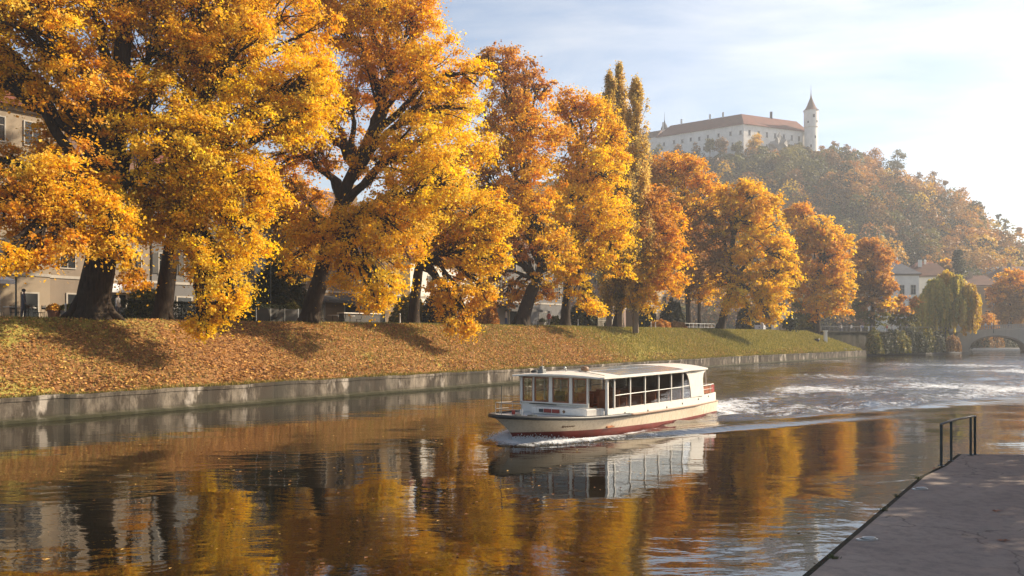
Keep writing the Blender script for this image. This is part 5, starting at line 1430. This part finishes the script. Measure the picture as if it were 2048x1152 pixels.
# ------------------------------------------------------------------ town houses beyond the willow
def at_house(px, py_eave, Y): return W(px, py_eave, Y)
e = W(1770, 548, 205)
hz = e[2] - 4.1
h1 = house('town_house', 'white house with a dark steep roof left of the willow', (e[0], e[1] , 4.1), -.12, 7.8, 14, hz, 'pl_white', 'slate', 3.6, 3, 3, 'town houses beyond the willow', chim=0, wsz=(1.0, 2.2), ridge=3.2)
for x, y in ((2.9, 7.5), (5.0, 7.5)): MB().lathe([(.3, 0), (.22, .5), (.34, .9), (.05, 1.4)], (x, y, hz + 3.4), 8).build('roof_finial', M['pl_white'], h1)
e = W(1820, 552, 212); hz = e[2] - 4.1
h2 = house('town_house', 'white house with a reddish roof running right towards the willow', (e[0], e[1], 4.1), -.35, 9, 12, hz, 'pl_white', 'tile_brown', 3.4, 3, 4, 'town houses beyond the willow', chim=1, ridge=2.8)
MB().lathe([(.3, 0), (.22, .5), (.34, .9), (.05, 1.4)], (4, 6, hz + 3.2), 8).build('roof_finial', M['pl_white'], h2)
e = W(1928, 571, 225); hz = e[2] - 4.1
house('town_house', 'cream house with a dark roof between the willow and the russet tree', (e[0], e[1], 4.1), -.25, 9, 12, hz, 'pl_cream', 'tile_brown', 3.0, 3, 4, 'town houses beyond the willow', chim=1, ridge=3)
e = W(1937, 546, 300); hz = e[2] - 4.1
h4 = house('town_house', 'pale tall house with a grey flat-topped roof in front of the hill', (e[0], e[1], 4.1), -.1, 15, 14, hz, 'pl_cream', 'tile_grey', 2.6, 4, 5, 'town houses beyond the willow', chim=0, ridge=1.5)
for x in (10.5, 12.5, 14): MB().lathe([(.35, 0), (.25, .8), (.4, 1.2), (.05, 2.0)], (x, 1.0, hz + .3), 8).build('roof_finial', M['pl_white'], h4)
e = W(2004, 556, 270); hz = e[2] - 4.1
house('town_house', 'house with a brown roof at the right edge behind the russet tree', (e[0], e[1], 4.1), -.05, 18, 14, hz, 'pl_beige', 'tile_brown', 4.2, 3, 5, 'town houses beyond the willow', chim=1, ridge=4)
e = W(1828, 541, 275); hz = e[2] - 4.1
house('town_house', 'low red-roofed house peeping over the willow', (e[0], e[1], 4.1), -.1, 10, 10, hz, 'pl_beige', 'tile_red', 3.0, 3, 4, 'town houses beyond the willow', chim=0, ridge=3)

# ------------------------------------------------------------------ castle hill
RY = 425.0
rp_ = [(-800, 640), (-400, 560), (200, 470), (700, 400), (1000, 368), (1200, 336), (1300, 318), (1480, 312), (1590, 340), (1640, 376), (1700, 406), (1790, 438), (1860, 498), (1900, 522), (1950, 558), (2000, 586), (2060, 604), (2200, 630), (2400, 640), (2700, 664)]
rX = np.array([(p[0] - 1024) / F * RY for p in rp_]); rZ = np.array([4 + (668 - p[1]) / F * RY for p in rp_])
def hill_z(x, y):
    x = np.asarray(x, float); y = np.asarray(y, float)
    crest = RY + 12 * np.sin(x * .02 + 1) - .10 * (x - 110)
    top = np.interp(x, rX, rZ)
    front = np.clip((y - 262 - 8 * np.sin(x * .03)) / np.maximum(crest - 262, 1), 0, 1)
    prof = np.where(front < 1, .5 - .5 * np.cos(PI * front ** 1.05), 1)
    back = np.where(y > crest + 35, np.exp(-((y - crest - 35) / 140) ** 2), 1)
    rough = vnoise(x, y, .05, 51) * 3.5 + vnoise(x, y, .15, 52) * 1.3
    return 4.0 + (top - 4.0) * prof * back + rough * prof * (1 - .8 * sm(.85, 1, front)) * back
hx = np.arange(-520, 560, 7.0); hy = np.concatenate([np.arange(255, 480, 6.0), np.arange(480, 900, 25)])
HX, HY = np.meshgrid(hx, hy); HZ = hill_z(HX, HY)
idx = np.arange(HX.size).reshape(HX.shape)
Fq = np.stack([idx[:-1, :-1], idx[:-1, 1:], idx[1:, 1:], idx[1:, :-1]], -1).reshape(-1, 4)
m = NT('hill_ground'); co = m.coord(); a = m.noise(co, .06, 5)
hm = m.done(m.pbr(m.mix(a, (.05, .045, .025), (.11, .075, .04)), .95, 0, None, .1))
ho = mk('hill', np.stack([HX, HY, HZ], -1).reshape(-1, 3), Fq, hm, smooth=True); tag(ho, 'wooded castle hill', kind='structure')

# forest: thousands of crowns, too many to count, as one mass of leaf clumps
rg = np.random.default_rng(77)
def crown_cards(n, rg, tall=1.0):
    d = rg.normal(0, 1, (n, 3)); d /= np.linalg.norm(d, axis=1, keepdims=True)
    d[:, 2] = np.where(d[:, 2] < -.3, -d[:, 2], d[:, 2])
    k = 9; cd = rg.normal(0, 1, (k, 3)); cd /= np.linalg.norm(cd, axis=1, keepdims=True); cd[:, 2] = abs(cd[:, 2]) - .2
    lump = np.max(d @ cd.T, axis=1); r = (.62 + .42 * np.clip(lump, 0, 1) ** 3) * (1 - np.abs(rg.normal(0, .10, n)))
    return d * r[:, None] * np.array([1, 1, tall]), d
N_T = 3000
tx = []; 
while len(tx) < N_T:
    x = rg.uniform(-60, 330); y = rg.uniform(262, 450)
    if x / y > .66 or x / y < .10: continue
    if 50 < x < 160 and y > 396 + abs(x - 109) * .6: continue
    if rg.random() < .25 and y < 300: continue
    tx.append((x, y))
tx = np.array(tx); order = np.argsort(-tx[:, 1])
Vs, Fs, Cs, off = [], [], [], 0
pn = vnoise(tx[:, 0], tx[:, 1], .045, 61); pn2 = vnoise(tx[:, 0], tx[:, 1], .11, 62)
for i, (x, y) in enumerate(tx):
    z = float(hill_z(x, y)); ft = np.clip((y - 262) / 160, 0, 1)
    r = rg.uniform(1.7, 5.8) * (1.1 - .2 * ft); tall = rg.uniform(.9, 1.9)
    n = 210
    pxx = 1024 + F * x / y
    if 1270 < pxx < 1645:
        lim = 4 + (668 - (292 + 10 * math.sin(pxx * .07) + rg.uniform(-7, 9))) / F * y
        r = min(r, (lim - z) / (tall * 1.85))
        if r < 1.0: continue
    c, dd = crown_cards(n, rg, tall)
    v = pn[i] * .6 + pn2[i] * .5 + rg.normal(0, .45)
    pal = 'olive' if v < -.25 else ('brown' if v < .15 else ('rust' if v < .75 else 'gold'))
    if rg.random() < .12: pal = 'dark'
    cc = np.repeat(pick(pal, 1, rg, .15), n, 0) * .75 + pick(pal, n, rg, .25) * .25
    cc = cc * .82
    V, Fq, vc = leaf_quads(c * r + np.array([x, y, z + r * tall * .75]), dd, .85, rg, cc, asp=(.7, 1.0))
    Vs.append(V); Fs.append(Fq + off); Cs.append(vc); off += len(V)
fo_ = mk('hill_forest', np.concatenate(Vs), np.concatenate(Fs), M['leafdull'], col=np.concatenate(Cs))
tag(fo_, 'hazy autumn forest covering the castle hill', 'forest', kind='stuff')
# rock outcrops
for i, (px, py, Y, r, lab) in enumerate([(1715, 408, 385, 7, 'pale rock face high on the hill, left of the other outcrops'), (1852, 402, 400, 8, 'pale rock outcrop just below the hill crest on the right'),
                              (1880, 430, 392, 6, 'lower pale rock outcrop on the right slope'), (1560, 300, 398, 5, 'rock ledge under the castle tower')]):
    p = W(px, py, Y); rg2 = np.random.default_rng(i)
    V = []; Fs_ = []
    for a in range(9):
        for b in range(13):
            th = PI * a / 8; ph = 2 * PI * b / 13; k_ = 1 + .22 * rg2.normal()
            V.append((r * math.sin(th) * math.cos(ph) * k_, r * .6 * math.sin(th) * math.sin(ph) * k_, r * 1.0 * math.cos(th) * k_))
    for a in range(8):
        for b in range(13): Fs_.append([a * 13 + b, (a + 1) * 13 + b, (a + 1) * 13 + (b + 1) % 13, a * 13 + (b + 1) % 13])
    o = mk('rock_outcrop', V, Fs_, M['concrete']); o.location = tuple(p); tag(o, lab, 'rock', 'pale rocks on the hill')

# individual trees on the skyline and at the castle foot
def hill_tree(px, top, hpx, Y, pal, lab, seed, thin=False, conif=False, grp='single trees along the crest of the hill'):
    rg = np.random.default_rng(seed)
    x = (px - 1024) / F * Y; zt_ = 4 + (668 - top) / F * Y; H_ = hpx / F * Y; b = np.array([x, Y, zt_ - H_])
    root = empty('conifer_tree' if conif else 'hill_tree', tuple(b)); tag(root, lab, 'tree', grp)
    C, O = [], []; paths = [(np.array([[0, 0, -3], [0, 0, H_ * .5], [0, 0, H_ * .9]]), np.array([.28, .2, .06]) * H_ / 12)]
    kc = 9 if thin else 15
    for q in range(kc):
        h = rg.uniform(.35 if thin else .28, .97); w = H_ * (.20 if thin else .30) * (1 - (2 * h - 1.1) ** 2 * .7)
        if conif: w = H_ * .22 * (1 - h)
        a = rg.uniform(0, 2 * PI); c = np.array([math.cos(a) * w * rg.uniform(.3, 1), math.sin(a) * w * rg.uniform(.3, 1), h * H_])
        n = 55 if thin else 110; o = rg.normal(0, 1, (n, 3)) * H_ * (.045 if thin else .065) * np.array([1, 1, .8])
        C.append(c + o); O.append(np.tile([math.cos(a), math.sin(a), .3], (n, 1)))
        paths.append((np.array([[0, 0, H_ * max(h - .25, .1)], c]), np.array([.08, .03]) * H_ / 10))
    C = np.concatenate(C); V, Fq, vc = leaf_quads(C, np.concatenate(O), .62, rg, pick(pal, len(C), rg, .25) * .8, asp=(.7, 1))
    mk('crown', V, Fq, M['leafdull'], root, col=vc)
    V, Fq = tubes(paths, 5); mk('trunk', V, Fq, M['bark'], root)
CF = 'trees growing at the foot of the castle wall'
for i, a in enumerate([(1644, 290, 40, 415, 'brown', 'slim half-bare tree just right of the castle tower', True), (1669, 284, 46, 412, 'brown', 'see-through slender tree, second right of the castle tower', True),
                       (1662, 300, 30, 408, 'olive', 'short dark slender tree between the two see-through trees', True), (1692, 290, 48, 410, 'brown', 'taller see-through tree before the row of dense crest trees', True),
                       (1703, 300, 44, 406, 'rust', 'dense rust tree left of the first crest gap', False), (1727, 304, 46, 405, 'brown', 'slim brown tree at the first crest gap', True), (1752, 300, 64, 402, 'rust', 'tall rust tree midway along the crest', False),
                       (1738, 312, 50, 403, 'rust', 'rounded rust tree left of the tall rust one', False), (1795, 302, 52, 408, 'olive', 'umbrella-topped tree standing highest right of the castle', False), (1835, 345, 44, 410, 'brown', 'half-bare tree below the umbrella-topped one', True),
                       (1869, 336, 62, 405, 'brown', 'very thin tall tree on the falling crest', True), (1890, 358, 50, 404, 'brown', 'thin tree just right of the very thin tall one', True), (1922, 378, 44, 406, 'rust', 'rounded tree where the crest drops steeply', False),
                       (1955, 410, 40, 408, 'brown', 'round brown tree farther down the crest', False), (1998, 428, 34, 410, 'dark', 'small dark conifer far down the crest', True), (2011, 440, 26, 410, 'dark', 'lower dark conifer beside it on the crest', True), (2040, 456, 20, 410, 'rust', 'last little tree on the crest at the right edge', False)]):
    hill_tree(*a[:6], 200 + i, thin=a[6])
for i, a in enumerate([(1506, 268, 52, 392, 'gold', 'golden tree standing highest against the castle corner', False), (1440, 272, 44, 396, 'brown', 'brown tree against the left castle wall', False), (1476, 284, 40, 394, 'olive', 'dark olive tree just left of the golden one by the castle', False),
                       (1392, 285, 40, 400, 'brown', 'half-bare tree below the left part of the castle wall', True), (1358, 292, 42, 402, 'brown', 'pale brown tree at the left foot of the castle', False), (1318, 290, 46, 405, 'olive', 'grey-green tree under the left castle wing', True),
                       (1420, 280, 34, 398, 'olive', 'small olive tree by the middle of the left castle wall', False), (1545, 300, 44, 392, 'rust', 'rust tree under the right castle wall', False), (1612, 298, 40, 398, 'brown', 'brown tree at the foot of the castle tower', False),
                       (1632, 305, 34, 400, 'rust', 'rust bushy tree right of the tower foot', False), (1575, 308, 34, 390, 'brown', 'low brown tree beneath the rock ledge', False)]):
    hill_tree(*a[:6], 240 + i, thin=a[6], grp=CF)

# castle
A_ = np.array([109.0, 400.0]); B_ = np.array([72.7, 427.8]); C_ = np.array([145.0, 416.6]); EZ = 102.8; GZ = 82.0
cs = empty('hilltop_castle', (A_[0], A_[1], GZ)); tag(cs, 'white hilltop castle with red roofs and a round corner tower', 'castle')
def wing(P0, P1, D, side, roofrise=6.6, h=EZ - GZ, nm='wing_wall'):
    """wing along P0->P1 with depth D to the left (side=1) of that direction; returns a local frame"""
    dd = P1 - P0; L = np.linalg.norm(dd); dd = dd / L; nn_ = np.array([-dd[1], dd[0]]) * side
    return dd, nn_, L
def castle_prism(foot, z0, z1, name, mat):
    n = len(foot); V = [(x - A_[0], y - A_[1], z0 - GZ) for x, y in foot] + [(x - A_[0], y - A_[1], z1 - GZ) for x, y in foot]
    return mk(name, V, [list(range(n))[::-1], list(range(n, 2 * n))] + [[i, (i + 1) % n, n + (i + 1) % n, n + i] for i in range(n)], M[mat], cs)
dl = (B_ - A_) / np.linalg.norm(B_ - A_); dr = (C_ - A_) / np.linalg.norm(C_ - A_)
nl_ = np.array([dl[1], -dl[0]]); nl_ = nl_ if nl_[1] > 0 else -nl_
nr_ = np.array([-dr[1], dr[0]]); nr_ = nr_ if nr_[1] > 0 else -nr_
DW = 11.0
# inner corner: intersection of the two offset lines
Mx_ = np.array([[dl[0], -dr[0]], [dl[1], -dr[1]]]); t_ = np.linalg.solve(Mx_, (A_ + nr_ * DW) - (A_ + nl_ * DW)); I_ = A_ + nl_ * DW + dl * t_[0]
Bi, Ci = B_ + nl_ * DW, C_ + nr_ * DW
castle_prism([tuple(A_), tuple(I_), tuple(Bi), tuple(B_)][::-1], GZ - 6, EZ, 'wall', 'castle')
castle_prism([tuple(A_), tuple(C_), tuple(Ci), tuple(I_)], GZ - 6, EZ - .02, 'wall', 'castle')
RZ = 6.4; mid = (A_ + I_) / 2
def rv(p, z): return (p[0] - A_[0], p[1] - A_[1], z - GZ)
ov = .7
Ao = A_ - (I_ - A_) / np.linalg.norm(I_ - A_) * ov * 1.3; Bo = B_ - nl_ * ov + dl * .4; Co = C_ - nr_ * ov + dr * .4
V = [rv(Ao, EZ), rv(Bo, EZ), rv(Bi + nl_ * ov, EZ), rv(I_, EZ), rv(mid, EZ + RZ), rv((B_ + Bi) / 2 - dl * 5, EZ + RZ), rv(Ci + nr_ * ov, EZ), rv(Co, EZ), rv((C_ + Ci) / 2 - dr * 2, EZ + RZ)]
mk('roof', V, [[0, 4, 5, 1], [1, 5, 2], [2, 5, 4, 3], [0, 7, 8, 4], [7, 6, 8], [6, 3, 4, 8], [0, 1, 2, 3], [0, 3, 6, 7]], M['tile_red'], cs)
# windows: frames as dark recesses with pale surrounds
def cwin(P, dirv, nrm_out, z, w, h):
    p = P; a = math.atan2(dirv[1], dirv[0])
    Mx = Matrix.Translation((p[0] - A_[0], p[1] - A_[1], z - GZ)) @ Matrix.Rotation(a, 4, 'Z')
    s_ = -1 if (dirv[0] * nrm_out[1] - dirv[1] * nrm_out[0]) < 0 else 1
    mb = MB().box(-w / 2 - .2, w / 2 + .2, min(0, s_ * .12), max(0, s_ * .12), -.25, 0, 0, Mx).box(-w / 2 - .2, w / 2 + .2, min(0, s_ * .12), max(0, s_ * .12), h, h + .2, 0, Mx)
    f = mb.build('window', M['trim'], cs)
    MB().box(-w / 2, w / 2, min(0, s_ * .05), max(0, s_ * .05), 0, h, 0, Mx).build('pane', M['pane'], f)
for t in [1.5, 6.5, 12.5, 18.0, 22.5, 27, 31.5, 36, 41.5]: cwin(A_ + dl * t, dl, -nl_, EZ - 4.3 - (t % 3) * .2, 1.0, 1.6)
for t in [5.5, 20, 33, 39]: cwin(A_ + dl * t, dl, -nl_, EZ - 9.6, .9, 1.5)
for t in [3.5, 9, 14, 19, 24.5, 29.5, 34]: cwin(A_ + dr * t, dr, -nr_, EZ - 4.9, 1.15, 2.3)
for t in [14, 19.5, 24.5, 30]: cwin(A_ + dr * t, dr, -nr_, EZ - 10.6, 1.0, 2.2)
# buttresses, eave band
for t in (0.2, 44): pass
for t, s__ in ((6, .45), (17, .4), (24, .5), (33, .35)):
    p = A_ + dl * t
for i, t in enumerate([.22, .38, .74, .98]):
    p = mid + (((B_ + Bi) / 2) - mid) * t; castle_prism([(p[0] - .4, p[1] - .4), (p[0] + .4, p[1] - .4), (p[0] + .4, p[1] + .4), (p[0] - .4, p[1] + .4)], EZ + RZ - 1.5, EZ + RZ + 2.3, 'chimney', 'castle')
p = mid + (((C_ + Ci) / 2) - mid) * .5; castle_prism([(p[0] - .5, p[1] - .5), (p[0] + .5, p[1] - .5), (p[0] + .5, p[1] + .5), (p[0] - .5, p[1] + .5)], EZ + RZ - 1.5, EZ + RZ + 3.0, 'chimney', 'slate')
# round tower
T_ = W(1622, 300, 413); tc = (T_[0] - A_[0], T_[1] - A_[1])
tw_ = MB().lathe([(3.35, -8), (3.15, 8), (3.05, 21.8), (3.05, 22.0), (3.35, 22.3), (3.35, 29.8), (3.5, 30.0), (3.5, 30.4)], (tc[0], tc[1], 0), 28).build('round_tower', M['castle'], cs)
sp = MB().lathe([(3.75, 30.4), (2.7, 31.4), (1.9, 33.0), (1.2, 34.8), (.5, 36.6), (.18, 38.4), (.08, 41.0), (.02, 43.0)], (tc[0], tc[1], 0), 24).build('spire', M['tile_brown'], tw_)
for (a, z, w, h) in [(-1.5, 26.5, 1.0, 1.6), (-2.3, 23.9, .8, 1.0), (-.9, 24.2, .8, 1.0), (-1.9, 12, .7, 1.4), (-1.2, 16.5, .7, 1.3)]:
    rr_ = 3.36 if z > 22 else 3.1; Mx = Matrix.Translation((tc[0], tc[1], z)) @ Matrix.Rotation(a, 4, 'Z')
    MB().box(rr_ - .3, rr_ + .03, -w / 2, w / 2, 0, h, 0, Mx).build('window', M['pane'], tw_)
# small turret at the far left end and the side wing beyond it
T2 = W(1329, 260, 440); t2 = (T2[0] - A_[0], T2[1] - A_[1])
tt_ = MB().lathe([(1.7, 10), (1.7, 27.0), (1.9, 27.2), (1.9, 27.5)], (t2[0], t2[1], 0), 16).build('turret', M['castle'], cs)
MB().lathe([(2.0, 27.5), (1.9, 28.4), (1.2, 30.0), (.35, 31.6), (.12, 33), (.03, 37.0)], (t2[0], t2[1], 0), 16).build('spire', M['slate'], tt_)
P1 = B_ + dl * .5 + nl_ * 2; P2 = P1 + dl * 16
castle_prism([tuple(P1), tuple(P2), tuple(P2 + nl_ * 8), tuple(P1 + nl_ * 8)], GZ - 8, EZ + 1.0, 'wall', 'castle')
V = [rv(P1 - nl_ * .5, EZ + 1), rv(P2 - nl_ * .5, EZ + 1), rv(P2 + nl_ * 8.5, EZ + 1), rv(P1 + nl_ * 8.5, EZ + 1), rv(P1 + nl_ * 4, EZ + 5), rv(P2 + nl_ * 4, EZ + 5)]
mk('roof', V, [[0, 4, 5, 1], [1, 5, 2], [2, 5, 4, 3], [3, 4, 0], [0, 1, 2, 3]], M['tile_brown'], cs)

# ------------------------------------------------------------------ leaves and grass on the bank
rg = np.random.default_rng(9)
def bank_scatter(n, s0, s1, n0=.5, n1=9.2):
    s = rg.uniform(s0, s1, n); nn_ = rg.uniform(n0, n1, n)
    p = edge(s) + nn_[:, None] * NV
    z = bank_z(s, nn_); z = np.where(nn_ < 7.5, z + .05 * vnoise(p[:, 0], p[:, 1], 1.3, 31) + .08 * vnoise(p[:, 0], p[:, 1], .4, 33) * sm(.4, 2, nn_), z)
    endz_ = 1.12 + (ztop(s) - 1.12) * np.clip((S_END - s) / 9.0, 0, 1); z = np.minimum(z, endz_ + .02)
    return s, nn_, np.stack([p[:, 0], p[:, 1], z], -1)
N = 120000
s, nn_, P = bank_scatter(N, -8, 90)
lt = np.interp(s, [-20, 5, 14, 22, 30, 45, 52, 60, 75, 90], [.7, .8, .95, .7, .6, .6, .75, .4, .3, .25])
patch = vnoise(P[:, 0], P[:, 1], .30, 35) * .5
keep = rg.random(N) < np.clip(lt * .9 + patch, .05, 1) * np.interp(nn_, [.5, 2], [.8, 1]); P = P[keep]; n = len(P)
pc = np.array([(.56, .28, .08), (.42, .20, .07), (.28, .13, .05), (.72, .44, .12), (.18, .09, .04)]); ci = rg.choice(5, n, p=[.26, .27, .2, .12, .15])
V, Fq, vc = leaf_quads(P + [0, 0, .03] + rg.normal(0, .012, (n, 3)), np.tile([0.3, -.3, .4], (n, 1)), .15, rg, pc[ci] * rg.uniform(.7, 1.2, (n, 1)), up=1.0, rand=.75)
fl = mk('fallen_leaves', V, Fq, M['leafdull'], col=vc); tag(fl, 'fallen orange and brown leaves covering the bank', kind='stuff')
N = 170000
s, nn_, P = bank_scatter(N, -8, S_END - .5)
lt = np.interp(s, [-20, 5, 14, 22, 30, 45, 52, 60, 75, 90, 110, S_END], [.4, .5, .95, .6, .6, .5, .7, .2, .05, .0, .2, .1])
keep = (rg.random(N) > lt + .15 * vnoise(P[:, 0], P[:, 1], .5, 91)); P = P[keep]; n = len(P)
hgt = rg.uniform(.06, .17, (n, 1)) * np.interp(P[:, 1], [40, 140], [1, 2.2])[:, None]; a = rg.uniform(0, PI, n); dx = np.stack([np.cos(a), np.sin(a), 0 * a], -1) * (.012 + .00025 * P[:, 1:2])
tip = P + np.concatenate([rg.normal(0, .05, (n, 2)), hgt], 1)
V = np.stack([P - dx, P + dx, tip], 1).reshape(-1, 3)
gc = np.array([(.22, .20, .035), (.30, .26, .05), (.40, .32, .09), (.14, .14, .03)])[rg.integers(0, 4, n)] * rg.uniform(.75, 1.2, (n, 1))
gr = mk('grass', V, np.arange(n * 3).reshape(-1, 3), M['leafdull'], col=np.repeat(gc, 3, 0)); tag(gr, 'short grass blades on the bank', kind='stuff')
N = 16000
s = rg.uniform(-8, S_END - 1, N); nn_ = .12 + rg.gamma(1.5, .22, N); p = edge(s) + nn_[:, None] * NV; ht_ = rg.uniform(.08, .24, (N, 1)) * (1 + .5 * vnoise(s, s * 0, 1.1, 92))[:, None]
P = np.stack([p[:, 0], p[:, 1], np.full(N, 1.15)], -1); a = rg.uniform(0, PI, N); dx = np.stack([np.cos(a), np.sin(a), 0 * a], -1) * (.012 + .00025 * P[:, 1:2])
tip = P + np.concatenate([rg.normal(0, .07, (N, 2)) - NV * .05, ht_], 1)
gc = np.array([(.20, .18, .035), (.26, .22, .05), (.34, .25, .08), (.12, .12, .03)])[rg.integers(0, 4, N)]
gv = mk('edge_grass', np.stack([P - dx, P + dx, tip], 1).reshape(-1, 3), np.arange(N * 3).reshape(-1, 3), M['leafdull'], col=np.repeat(gc, 3, 0)); tag(gv, 'rough grass growing over the top of the quay wall', kind='stuff')
N = 14000
s, nn_, P = bank_scatter(N, -8, 120, .3, 1.5); keep = rg.random(N) < .5 + .5 * vnoise(s, s * 0, .6, 93); P = P[keep] ; n = len(P)
V, Fq, vc = leaf_quads(P + [0, 0, .06] + rg.normal(0, .03, (n, 3)), np.tile([0.3, -.3, .4], (n, 1)), .16, rg, pc[rg.integers(0, 5, n)] * rg.uniform(.6, 1.1, (n, 1)), up=1.0, rand=1.0)
dl_ = mk('leaf_drift', V, Fq, M['leafdull'], col=vc); tag(dl_, 'leaves drifted against the foot of the bank', kind='stuff')
# floating leaves
N = 420
xx = rg.uniform(-14, 6, N); yy = rg.uniform(9, 34, N) 
V, Fq, vc = leaf_quads(np.stack([xx, yy, np.full(N, .03)], -1), np.zeros((N, 3)), .085, rg, pc[rg.integers(0, 4, N)] * .8, up=3, rand=.15)
fl2 = mk('floating_leaves', V, Fq, M['leafdull'], col=vc); tag(fl2, 'leaves floating on the near water', kind='stuff')

# unseen trees added on the right bank to shade the pier and bow
for i, (x, y, h) in enumerate([(25.5, 27.5, 13), (30, 37.0, 14), (20.5, 19.8, 12), (19.7, 14.6, 13), (20, 9, 13)]):
    rr_ = 4.1
    make_tree('maple_tree', 'unseen tree added to shade the pier, tree number %s' % ('one', 'two', 'three', 'four', 'five')[i], 'tree', 'unseen trees added for shade', (x, y, 3.0 if x > 18.4 else .9), .3,
              [(x, y, 3 + h * .5), (x + .2, y, 3 + h * .7)], [((x, y, h * .75), rr_, 'gold'), ((x + 1, y + 1.5, h * .95), rr_ * .75, 'gold'), ((x + .5, y - 1.8, h * .7), rr_ * .75, 'yellow'), ((x + 1.5, y + .5, h * .55), rr_ * .7, 'gold')], 300 + i, leaf=.24, dens=1.05, sub=2)

# ------------------------------------------------------------------ haze
hz_ = MB().box(-600, 800, -70, 1000, -2, 150).build('haze', None or M['glass'])
m = bpy.data.materials.new('haze_air'); m.use_nodes = True; t = m.node_tree; t.nodes.clear()
o_ = t.nodes.new('ShaderNodeOutputMaterial'); v_ = t.nodes.new('ShaderNodeVolumePrincipled')
v_.inputs['Color'].default_value = (.90, .93, .98, 1); v_.inputs['Density'].default_value = HAZE; v_.inputs['Anisotropy'].default_value = .35
t.links.new(v_.outputs[0], o_.inputs['Volume'])
hz_.data.materials.clear(); hz_.data.materials.append(m); tag(hz_, 'morning haze over the river and hill', kind='stuff')

# ------------------------------------------------------------------ light, sky, camera
AZ, EL = 74.0, 32.0
w = bpy.data.worlds.new('World'); SC.world = w; w.use_nodes = True
t = w.node_tree; n = t.nodes; n.clear()
sky = n.new('ShaderNodeTexSky'); sky.sky_type = 'NISHITA'; sky.sun_disc = False
sky.sun_elevation = R(EL); sky.sun_rotation = R(AZ); sky.air_density = 1.0; sky.dust_density = 1.7; sky.ozone_density = 1.0; sky.altitude = 300
tc_ = n.new('ShaderNodeTexCoord'); mp = n.new('ShaderNodeMapping'); mp.inputs['Scale'].default_value = (1.2, 1.2, 4.5); mp.inputs['Rotation'].default_value = (0, R(12), 0)
t.links.new(tc_.outputs['Generated'], mp.inputs[0])
nz = n.new('ShaderNodeTexNoise'); nz.inputs['Scale'].default_value = 2.2; nz.inputs['Detail'].default_value = 7; nz.inputs['Roughness'].default_value = .6; nz.inputs['Distortion'].default_value = .4
t.links.new(mp.outputs[0], nz.inputs['Vector'])
cr = n.new('ShaderNodeValToRGB'); cr.color_ramp.elements[0].position = .42; cr.color_ramp.elements[1].position = .75
cr.color_ramp.elements[1].color = (.75, .75, .75, 1); t.links.new(nz.outputs[0], cr.inputs[0])
# thin cloud: a veil lit by the same sky, so it follows the sky's own brightness
cl = n.new('ShaderNodeMix'); cl.data_type = 'RGBA'; cl.blend_type = 'MIX'
hs = n.new('ShaderNodeHueSaturation'); hs.inputs['Saturation'].default_value = .18; hs.inputs['Value'].default_value = 1.28
t.links.new(sky.outputs[0], hs.inputs['Color']); t.links.new(cr.outputs[0], cl.inputs[0]); t.links.new(sky.outputs[0], cl.inputs[6]); t.links.new(hs.outputs[0], cl.inputs[7])
bg = n.new('ShaderNodeBackground'); bg.inputs[1].default_value = SKY; wo_ = n.new('ShaderNodeOutputWorld')
t.links.new(cl.outputs[2], bg.inputs[0]); t.links.new(bg.outputs[0], wo_.inputs[0])

sl = bpy.data.lights.new('sun', 'SUN'); sl.energy = SUN; sl.angle = R(.6); sl.color = (1, .85, .65)
so_ = bpy.data.objects.new('sun', sl); COL.objects.link(so_)
sd_ = Vector((math.sin(R(AZ)) * math.cos(R(EL)), math.cos(R(AZ)) * math.cos(R(EL)), math.sin(R(EL))))
so_.rotation_euler = sd_.to_track_quat('Z', 'Y').to_euler(); so_.location = (60, 20, 60)

cam = bpy.data.cameras.new('camera'); cam.sensor_width = 36; cam.lens = F / 2048 * 36; cam.shift_y = 92 / 2048; cam.clip_end = 5000; cam.clip_start = .1
co_ = bpy.data.objects.new('camera', cam); COL.objects.link(co_); co_.location = (0, 0, 4); co_.rotation_euler = (R(90), 0, 0); SC.camera = co_
SC.view_settings.view_transform = 'Standard'; SC.view_settings.look = 'None'; SC.view_settings.exposure = EXPO; SC.view_settings.gamma = 1
SC.render.engine = 'CYCLES'
cy = SC.cycles
cy.max_bounces = 6; cy.diffuse_bounces = 3; cy.glossy_bounces = 3; cy.transmission_bounces = 3; cy.transparent_max_bounces = 12; cy.volume_bounces = 0
cy.use_denoising = True; cy.sample_clamp_indirect = 6; cy.caustics_reflective = False; cy.caustics_refractive = False
